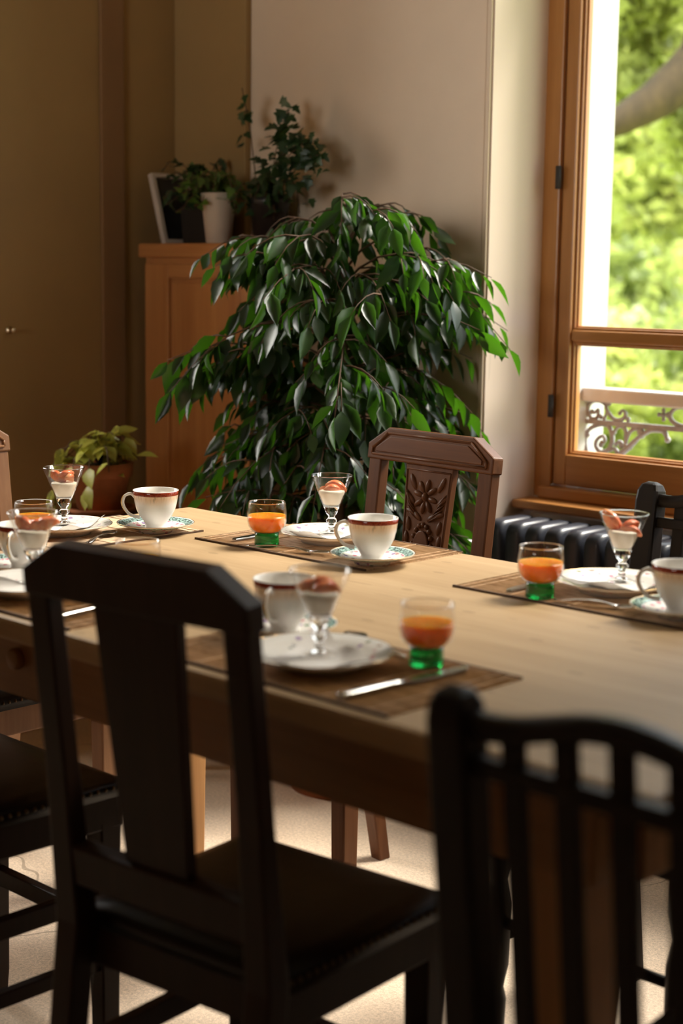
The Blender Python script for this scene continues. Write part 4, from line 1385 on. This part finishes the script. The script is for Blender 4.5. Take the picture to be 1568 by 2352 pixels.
# setting 3: far right
plate('floral white plate ' + A3, -1.335, 2.000, 2.1)
napkin('white napkin under the dessert glass ' + A3, -1.335, 2.000, -2.0, 0.12, seed=3)
coupe(A3, -1.346, 2.036, MZ + 0.0092, [(-0.014, -0.010, 0.094, 1.5, 0.9, 0.6, 1.3), (0.008, 0.006, 0.088, 1.2, -0.4, 0.9, 1.15), (0.014, 0.000, 0.084, 0.8, 0.2, 0.3, 1.0)])
saucer('teal bordered saucer ' + A3, -1.165, 1.914, 1.9)
teacup('red banded teacup ' + A3, -1.165, 1.914, 0.80)
juice_glass(A3, -1.387, 1.880, MZ)
knife('silver knife ' + A3, (-1.452, 2.075), (-1.442, 1.868))
fork('silver fork ' + A3, (-1.352, 1.868), (-1.232, 1.905))
# setting 4: nearest
plate('floral white plate ' + A4, -1.322, 1.342, 0.7)
napkin('white napkin under the dessert glass ' + A4, -1.318, 1.345, 0.35, 0.155, 0.006, seed=4)
coupe(A4, -1.332, 1.352, MZ + 0.0092, [(0.002, 0.004, 0.092, 0.6, 0.1, 0.75, 1.4), (-0.008, -0.006, 0.086, 0.9, 0.3, 0.5, 1.3), (0.010, -0.002, 0.087, 0.9, -0.3, 1.1, 1.2)])
saucer('teal bordered saucer ' + A4, -1.468, 1.424, 2.4)
teacup('red banded teacup ' + A4, -1.468, 1.424, 1.95)
juice_glass(A4, -1.233, 1.441, MZ)
knife('silver knife ' + A4, (-1.196, 1.246), (-1.181, 1.462))
spoon('silver teaspoon ' + A4, (-1.268, 1.440), (-1.405, 1.478))
# setting 5: behind the foreground chair
plate('floral white plate ' + A5, -1.925, 1.340, 1.7)
napkin('white napkin under the dessert glass ' + A5, -1.93, 1.335, 2.2, 0.13, 0.006, seed=5)
coupe(A5, -1.950, 1.362, MZ + 0.0092, [(-0.010, -0.010, 0.090, 1.2, 0.6, 0.4, 1.25), (0.004, 0.004, 0.090, 0.9, 0.0, 0.8, 1.1), (0.012, 0.010, 0.092, 0.8, -0.4, 0.9, 1.35)])
saucer('teal bordered saucer ' + A5, -2.077, 1.420, 2.9)
teacup('red banded teacup ' + A5, -2.072, 1.428, 2.15)
juice_glass(A5, -1.822, 1.460, MZ)
knife('silver knife ' + A5, (-1.752, 1.252), (-1.776, 1.455))

# ------------------------------------------------------------------ cupboard in the corner
CX0, CX1, CY0, CY1 = -3.375, -2.955, 2.738, 2.94
cab = thing('cupboard', 'orange brown wooden cupboard with panelled front in the corner', 'cupboard', (CX0, CY0, 0))
cw, cd = CX1 - CX0, CY1 - CY0
MB().box(-0.02, cw + 0.008, -0.012, cd, 1.278, 1.316).build('top', 'cabinet_wood_h', cab, bevel=0.006)
MB().box(0, 0.022, 0.0, cd, 0, 1.278).build('side_panel', 'cabinet_wood', cab, bevel=0.003)
dr = bpy.data.objects.new('door', None)
COL.objects.link(dr)
dr.parent = cab
MB().box(0.0, 0.098, -0.004, 0.022, 0.09, 1.262).build('stile', 'cabinet_wood', dr, bevel=0.003)
MB().box(cw - 0.036, cw, -0.004, 0.030, 0.09, 1.262).build('stile', 'cabinet_wood', dr, bevel=0.003)
MB().box(0.098, cw - 0.036, -0.004, 0.022, 1.224, 1.262).build('rail', 'cabinet_wood_h', dr, bevel=0.003)
MB().box(0.098, cw - 0.036, -0.004, 0.022, 0.09, 0.60).build('rail', 'cabinet_wood_h', dr, bevel=0.003)
MB().box(0.092, cw - 0.030, 0.008, 0.016, 0.58, 1.23).build('panel', 'cabinet_wood', dr)
MB().box(0.106, cw - 0.044, 0.004, 0.010, 0.61, 1.214).build('panel_field', 'cabinet_wood', dr, bevel=0.004)
MB().box(0.0, cw, 0.0, 0.03, 0.0, 0.09).build('plinth', 'cabinet_wood_h', cab, bevel=0.003)
MB().box(0.0, cw, 0.004, 0.026, 1.262, 1.280).build('frieze', 'cabinet_wood_h', cab)
MB().box(cw - 0.038, cw, cd - 0.038, cd, 0, 1.278).build('rear_post', 'cabinet_wood', cab)
MB().box(0.02, cw, 0.02, cd, 0.06, 0.085).build('shelf', 'cabinet_wood_h', cab)
CT = 1.316
# things on the cupboard
pf = thing('picture_frame', 'white edged picture frame leaning on the wall atop the cupboard', 'picture frame', (-3.372, 2.868, CT), 0)
Mf = Matrix.Rotation(-0.30, 4, 'Y')
m = MB()
for y0, y1, z0, z1 in ((-0.07, 0.07, 0, 0.012), (-0.07, 0.07, 0.188, 0.20), (-0.07, -0.056, 0.012, 0.188), (0.056, 0.07, 0.012, 0.188)):
    m.box(-0.009, 0.009, y0, y1, z0, z1, Mf)
m.build('frame', 'frame_white', pf, bevel=0.002)
MB().box(-0.003, 0.003, -0.06, 0.06, 0.015, 0.185, Mf).build('picture', 'picture_print', pf)

LEAF = {}
def leaf_mesh(name, mat, width=0.42, fold=0.10, droop=0.12, lobes=False, tip=0.06):
    m = MB()
    rows = [(0.0, 0.015), (0.12, 0.22), (0.32, 0.47), (0.55, 0.44), (0.78, 0.24), (0.92, 0.07), (1.0, 0.004)]
    if lobes:
        rows = [(0.0, 0.10), (0.06, 0.52), (0.22, 0.36), (0.36, 0.62), (0.52, 0.30), (0.75, 0.24), (1.0, 0.01)]
    vs, fs = [], []
    for t, w in rows:
        z = -droop * t * t
        vs += [(-w * width, t, z + fold * w), (0, t, z), (w * width, t, z + fold * w)]
    for k in range(len(rows) - 1):
        a = k * 3
        fs += [(a, a + 1, a + 4, a + 3), (a + 1, a + 2, a + 5, a + 4)]
    m.add(vs, fs, True)
    me = bpy.data.meshes.new(name)
    me.from_pydata([tuple(v) for v in m.v], [], m.f)
    me.polygons.foreach_set('use_smooth', m.sm)
    me.update()
    me.materials.append(MATS[mat])
    return me
def leaf_matrix(p, d, nrm, s):
    y = d.normalized()
    z = nrm - y * nrm.dot(y)
    z = z.normalized() if z.length > 1e-4 else y.orthogonal().normalized()
    x = y.cross(z)
    return Matrix(((x.x * s, y.x * s, z.x * s, p.x), (x.y * s, y.y * s, z.y * s, p.y), (x.z * s, y.z * s, z.z * s, p.z), (0, 0, 0, 1)))
def add_leaves(root, meshes, mats4, limit=300, key=None, name='leaf'):
    if key:
        mats4.sort(key=key)
    for k, M in enumerate(mats4[:limit]):
        o = bpy.data.objects.new(name, meshes[k % len(meshes)])
        COL.objects.link(o)
        o.parent = root
        o.matrix_local = M
    rest = mats4[limit:]
    if rest:
        m = MB()
        for k, M in enumerate(rest):
            me = meshes[k % len(meshes)]
            m.add([v.co for v in me.vertices], [tuple(p.vertices) for p in me.polygons], True, M)
        o = m.build('foliage', None, root, raw=True)
        o.data.materials.append(meshes[0].materials[0])
        o['kind'] = 'stuff'

# ------------------------------------------------------------------ ficus
FX, FY = -2.565, 2.665
ficus = thing('ficus_tree', 'tall leafy weeping fig standing between the cupboard and the window', 'plant', (FX, FY, 0))
MB().lathe([(0.0001, 0), (0.105, 0), (0.115, 0.02), (0.140, 0.24), (0.150, 0.245), (0.150, 0.27), (0.138, 0.272), (0.130, 0.25), (0.0001, 0.24)], 32).build('pot', 'terracotta', ficus)
MB().lathe([(0.0001, 0.235), (0.131, 0.236), (0.120, 0.248), (0.0001, 0.252)], 24).build('soil', 'soil', ficus)
rg = random.Random(11)
trunk = [Vector((0.0, 0.0, 0.24)), Vector((0.012, -0.006, 0.5)), Vector((-0.010, 0.004, 0.8)), Vector((0.008, 0.0, 1.05)), Vector((0.0, 0.0, 1.30))]
MB().tube(trunk, [0.019, 0.017, 0.014, 0.010, 0.005], 10).build('trunk', 'twig', ficus)
MB().tube([Vector((0.014, 0.01, 0.24)), Vector((-0.016, 0.012, 0.5)), Vector((0.014, -0.008, 0.8)), Vector((-0.012, 0.008, 1.1))], [0.013, 0.012, 0.009, 0.004], 8).build('trunk', 'twig', ficus)
RV = Vector((math.cos(math.radians(43.8)), math.sin(math.radians(43.8)), 0))      # to the right of the picture
FV = Vector((RV.y, -RV.x, 0)) * -1.0
FV = Vector((-RV.y, RV.x, 0))                                                     # away from the camera
twigs = MB()
leaves = []
NB = 84
# the long boughs that give the outline: angle in the picture plane (0 = right), height, reach, lift, drop
LONG = [(0.0, 1.06, 0.40, 0.24, 0.06), (-0.4, 1.14, 0.36, 0.26, 0.03), (0.1, 0.84, 0.37, 0.14, 0.10), (-0.25, 0.66, 0.34, 0.12, 0.12),
        (3.1, 1.20, 0.33, 0.26, 0.05), (3.4, 1.00, 0.36, 0.16, 0.12), (3.0, 0.82, 0.38, 0.12, 0.14), (3.3, 0.60, 0.42, 0.10, 0.16)]
for k in range(NB):
    t = (k + 0.5) / NB
    z = 0.46 + 0.86 * t
    a = k * 2.39996 + rg.uniform(-0.3, 0.3)
    ca, sa = math.cos(a), math.sin(a)
    # reach: right/left in the picture, less toward the wall
    reach = 0.30 + 0.08 * rg.uniform(-1, 1) + (0.05 if 0.55 < t < 0.86 else 0)
    if t > 0.84:
        reach *= 1.0 - (t - 0.84) * 1.6
    if sa > 0:
        reach_f = 0.55
    else:
        reach_f = 0.85
    dirv = RV * ca + FV * sa * reach_f
    dirv.z = 0
    lift = rg.uniform(0.02, 0.14) + 0.17 * t
    drop = rg.uniform(0.0, 0.19)
    if k < len(LONG):
        a, z, reach, lift, drop = LONG[k]
        dirv = RV * math.cos(a) + FV * math.sin(a) * (0.55 if math.sin(a) > 0 else 0.85)
    base = Vector((0, 0, z))
    pts = []
    side = Vector((-dirv.y, dirv.x, 0)).normalized()
    bend = rg.uniform(-0.05, 0.05)
    NP = 7
    for q in range(NP):
        s = q / (NP - 1)
        p = base + dirv * reach * s + side * bend * s * s + Vector((0, 0, lift * s * 1.6 - (lift + drop) * s * s * 1.1))
        p.y = min(p.y, YB - FY - 0.022)
        pts.append(p)
    twigs.tube(pts, [0.0034 * (1 - 0.75 * q / (NP - 1)) for q in range(NP)], 5)
    # side shoots
    shoots = [(pts, 0.22, 1.0)]
    for q in range(4):
        s0 = rg.uniform(0.25, 0.85)
        i0 = int(s0 * (NP - 1))
        p0 = pts[i0]
        sd = side * rg.choice((-1, 1))
        dd = (dirv * 0.7 + sd * 0.8).normalized() * rg.uniform(0.08, 0.14)
        sh = [p0 + dd * (j / 4) + Vector((0, 0, 0.03 * (j / 4) - 0.075 * (j / 4) ** 2)) for j in range(5)]
        for p_ in sh:
            p_.y = min(p_.y, YB - FY - 0.022)
        twigs.tube(sh, [0.0022 * (1 - 0.6 * j / 4) for j in range(5)], 4)
        shoots.append((sh, 0.1, 0.95))
    for path, s_start, sc_ in shoots:
        L = sum((path[j + 1] - path[j]).length for j in range(len(path) - 1))
        nl = max(3, int(L / 0.025))
        for q in range(nl):
            s = s_start + (1 - s_start) * (q + 0.6) / nl
            f = s * (len(path) - 1)
            i0 = min(int(f), len(path) - 2)
            p = path[i0].lerp(path[i0 + 1], f - i0)
            tg = (path[i0 + 1] - path[i0]).normalized()
            sd = tg.cross(Vector((0, 0, 1)))
            if sd.length < 1e-3:
                sd = side
            sd = sd.normalized() * (1 if q % 2 else -1)
            d = tg * rg.uniform(0.25, 0.7) + sd * rg.uniform(0.2, 0.7) + Vector((0, 0, -rg.uniform(0.35, 1.1)))
            if q == nl - 1:
                d = tg * 0.8 + Vector((0, 0, -0.5))
            nrm = Vector((0, 0, 1)) * 0.7 + tg * 0.5 + Vector((rg.gauss(0, 0.6), rg.gauss(0, 0.6), rg.gauss(0, 0.25)))
            size = rg.uniform(0.048, 0.090) * sc_
            pos = p + d.normalized() * 0.008
            wp = pos + d.normalized() * size
            if FY + wp.y > YB - 0.015 or (FX + wp.x < CX1 + 0.02 and FY + wp.y > CY0 - 0.03 and wp.z < CT + 0.02):
                continue
            leaves.append(leaf_matrix(pos, d, nrm, size))
twigs.build('branches', 'twig', ficus)
fl = [leaf_mesh('leaf', 'ficus_leaf', 0.44, 0.22, 0.10), leaf_mesh('leaf', 'ficus_leaf', 0.50, 0.10, 0.22), leaf_mesh('leaf', 'ficus_leaf', 0.40, 0.30, 0.05)]
cam_dir = Vector((FX, FY, 0)).normalized()
def depth_key(M):
    t = M.to_translation()
    return t.dot(cam_dir) + (5 if t.z < 0.6 else 0)
add_leaves(ficus, fl, leaves, 300, depth_key)

# ------------------------------------------------------------------ plants on the cupboard and by the left wall
def bushy(root, origin, nst, reach, height, droop, size, meshes, seed, stem_mat='twig', spacing=0.022, ymax=None, dir_bias=Vector((0, 0, 0)), xmin=None):
    rg = random.Random(seed)
    st = MB()
    lv = []
    rl = root.location
    for k in range(nst):
        a = 2 * PI * k / nst + rg.uniform(-0.4, 0.4)
        d = Vector((math.cos(a), math.sin(a), 0)) * reach * rg.uniform(0.35, 1.0) + dir_bias
        h = height * rg.uniform(0.4, 1.0)
        pts = []
        for q in range(7):
            s = q / 6
            p = origin + d * s + Vector((0, 0, h * s * 2.0 * (1 - 0.5 * s) - droop * rg.uniform(0.8, 1.2) * s * s))
            if ymax is not None:
                p.y = min(p.y, ymax - rl.y - 0.03)
            if xmin is not None:
                p.x = max(p.x, xmin - rl.x + 0.03)
            pts.append(p)
        st.tube(pts, 0.0013, 4)
        L = sum((pts[j + 1] - pts[j]).length for j in range(6))
        n_ = max(3, int(L / spacing))
        for q in range(n_):
            s = 0.25 + 0.75 * (q + 0.5) / n_
            f = s * 6
            i0 = min(int(f), 5)
            p = pts[i0].lerp(pts[i0 + 1], f - i0)
            dd = Vector((rg.gauss(0, 1), rg.gauss(0, 1), rg.gauss(-0.5, 0.6))).normalized()
            nn = Vector((rg.gauss(0, 0.5), rg.gauss(-0.3, 0.5), 1))
            sz = size * rg.uniform(0.65, 1.2)
            tip = p + dd * sz
            if ymax is not None and tip.y + rl.y > ymax:
                dd.y = -abs(dd.y)
            if xmin is not None and tip.x + rl.x < xmin:
                dd.x = abs(dd.x)
            lv.append(leaf_matrix(p, dd, nn, sz))
    st.build('stems', stem_mat, root)
    add_leaves(root, meshes, lv, 300)
ivy = [leaf_mesh('leaf', 'ivy_leaf', 0.75, 0.15, 0.15, True), leaf_mesh('leaf', 'ivy_leaf', 0.65, 0.05, 0.25, True)]
bivy = [leaf_mesh('leaf', 'bright_ivy_leaf', 0.75, 0.15, 0.15, True), leaf_mesh('leaf', 'bright_ivy_leaf', 0.65, 0.05, 0.25, True)]
YW, XW = YB - 0.012, XL + 0.015
p1 = thing('potted_ivy', 'green ivy in a tall tapered cream pot on the cupboard', 'potted plant', (-3.165, 2.815, CT), group='pots on the cupboard')
MB().lathe([(0.0001, 0), (0.030, 0), (0.033, 0.004), (0.047, 0.128), (0.049, 0.130), (0.046, 0.132), (0.041, 0.122), (0.0001, 0.120)], 28).build('pot', 'white_pot', p1)
MB().lathe([(0.0001, 0.112), (0.042, 0.113), (0.036, 0.122), (0.0001, 0.125)], 20).build('soil', 'soil', p1)
bushy(p1, Vector((0, 0, 0.12)), 24, 0.125, 0.13, 0.10, 0.031, bivy, 31, ymax=YW, dir_bias=Vector((-0.02, -0.01, 0)), xmin=XW)
p2 = thing('potted_ivy', 'dark ivy in a black box planter beside the picture frame', 'potted plant', (-3.272, 2.868, CT), group='pots on the cupboard')
MB().loft([[(-a, -a * 0.8, z), (a, -a * 0.8, z), (a, a * 0.8, z), (-a, a * 0.8, z)] for z, a in ((0, 0.052), (0.10, 0.058), (0.10, 0.052), (0.085, 0.05))]).build('pot', 'dark_pot', p2, bevel=0.003)
bushy(p2, Vector((0, 0, 0.09)), 22, 0.13, 0.19, 0.07, 0.034, ivy, 32, ymax=YW, dir_bias=Vector((-0.02, -0.02, 0)), xmin=XW)
p3 = thing('potted_ivy', 'tall dark ivy with high shoots at the right end of the cupboard', 'potted plant', (-3.025, 2.868, CT), group='pots on the cupboard')
MB().lathe([(0.0001, 0), (0.040, 0), (0.052, 0.10), (0.055, 0.102), (0.055, 0.118), (0.050, 0.12), (0.046, 0.105), (0.0001, 0.10)], 28).build('pot', 'dark_pot', p3)
bushy(p3, Vector((0, 0, 0.10)), 20, 0.12, 0.14, 0.12, 0.036, ivy, 33, ymax=YW)
rg = random.Random(5)
st = MB()
lv = []
for base, tip_, n_, spread in ((Vector((0.02, -0.02, 0.1)), Vector((0.175, -0.05, 0.25)), 70, 0.055), (Vector((0.01, -0.02, 0.1)), Vector((0.105, -0.035, 0.33)), 34, 0.03), (Vector((0.03, -0.02, 0.1)), Vector((0.235, -0.06, 0.215)), 34, 0.028), (Vector((-0.02, -0.02, 0.1)), Vector((-0.075, -0.03, 0.40)), 10, 0.02), (Vector((0.02, -0.04, 0.1)), Vector((0.11, -0.08, 0.20)), 24, 0.04)):
    mid = base.lerp(tip_, 0.5) + Vector((0, 0, 0.04))
    pts = [base, base.lerp(mid, 0.6), mid, mid.lerp(tip_, 0.6), tip_]
    st.tube(pts, 0.0015, 5)
    for q in range(n_):
        f = rg.uniform(0.55, 1.05)
        p = base.lerp(tip_, f) + Vector((rg.gauss(0, spread * .6), rg.gauss(0, spread * 0.3), rg.gauss(0, spread * 0.6)))
        p.y = min(p.y, YW - 2.868 - 0.03)
        dd = Vector((rg.gauss(0, 1), rg.gauss(-0.4, 0.5), rg.gauss(-0.4, 0.6))).normalized()
        dd.y = -abs(dd.y)
        lv.append(leaf_matrix(p, dd, Vector((rg.gauss(0, .5), -0.5, 0.8)), rg.uniform(0.026, 0.042)))
st.build('tall_stems', 'twig', p3)
add_leaves(p3, ivy, lv, 300)
# pothos in terracotta on a dark stool by the left wall
SX, SY = -3.105, 2.37
sx_h = 0.645
stool = thing('plant_stand', 'small dark round plant stand by the brown wall', 'plant stand', (SX, SY, 0))
MB().lathe([(0.0001, sx_h - 0.024), (0.120, sx_h - 0.024), (0.128, sx_h - 0.016), (0.128, sx_h - 0.004), (0.124, sx_h), (0.0001, sx_h)], 36).build('top', 'ebonised', stool)
for q in range(3):
    a = q * 2 * PI / 3 + 0.5
    MB().tube([(0.07 * math.cos(a), 0.07 * math.sin(a), sx_h - 0.02), (0.09 * math.cos(a), 0.09 * math.sin(a), 0.3), (0.125 * math.cos(a), 0.125 * math.sin(a), 0.0)], [0.013, 0.012, 0.011], 10).build('leg', 'ebonised', stool)
pot = thing('potted_pothos', 'yellow green trailing plant in a terracotta pot by the brown wall', 'potted plant', (SX, SY, sx_h))
MB().lathe([(0.0001, 0.004), (0.070, 0.0), (0.088, 0.004), (0.092, 0.016), (0.086, 0.017), (0.082, 0.010), (0.0001, 0.008)], 36).build('saucer', 'terracotta', pot)
MB().lathe([(0.0001, 0.009), (0.052, 0.009), (0.056, 0.012), (0.072, 0.092), (0.081, 0.094), (0.083, 0.126), (0.078, 0.128), (0.072, 0.115), (0.0001, 0.112)], 36).build('pot', 'terracotta', pot)
MB().lathe([(0.0001, 0.106), (0.073, 0.107), (0.06, 0.119), (0.0001, 0.122)], 24).build('soil', 'soil', pot)
pth = [leaf_mesh('leaf', 'pothos_leaf', 0.66, 0.16, 0.22), leaf_mesh('leaf', 'pothos_leaf', 0.56, 0.10, 0.35)]
bushy(pot, Vector((0, 0, 0.12)), 26, 0.125, 0.15, 0.10, 0.056, pth, 41, spacing=0.032)
rg = random.Random(9)
lv = []
st = MB()
for q, (dx, dy, z) in enumerate(((-0.06, -0.085, -0.01), (0.02, -0.10, 0.02), (-0.075, -0.05, 0.03), (0.06, -0.08, 0.04))):
    pts = [Vector((dx * 0.4, dy * 0.4, 0.12)), Vector((dx * 0.9, dy * 0.9, 0.145)), Vector((dx * 1.05, dy * 1.05, 0.09)), Vector((dx * 1.05, dy * 1.05, z + 0.03))]
    st.tube(pts, 0.0016, 5)
    for j in range(4):
        p = pts[1 + min(j, 2)].lerp(pts[min(3, 2 + j)], 0.4)
        lv.append(leaf_matrix(p, Vector((rg.gauss(dx * 6, .4), -0.5, -0.8)), Vector((dx * 3, -1, 0.6)), rg.uniform(0.045, 0.065)))
st.build('trailing_stems', 'twig', pot)
add_leaves(pot, pth, lv, 300)
small = thing('small_pot', 'small pale terracotta pot with a leafy cutting next to the larger pot', 'potted plant', (SX - 0.012 + 0.02, SY - 0.108, sx_h))
small.location = (-3.085, 2.285, sx_h)
bpy.data.objects.remove(small)
# bright knob on the brown wall
kb = thing('wall_hook', 'small shiny hook on the brown wall at the left edge', 'hook', (XL, 2.365, 1.085), PI / 2)
MB().lathe([(0.0001, 0), (0.010, 0), (0.010, 0.003), (0.004, 0.005), (0.004, 0.016), (0.0075, 0.020), (0.0075, 0.024), (0.004, 0.028), (0.0001, 0.0285)], 18, Matrix.Rotation(PI / 2, 4, 'X')).build('peg', 'brass_knob', kb)
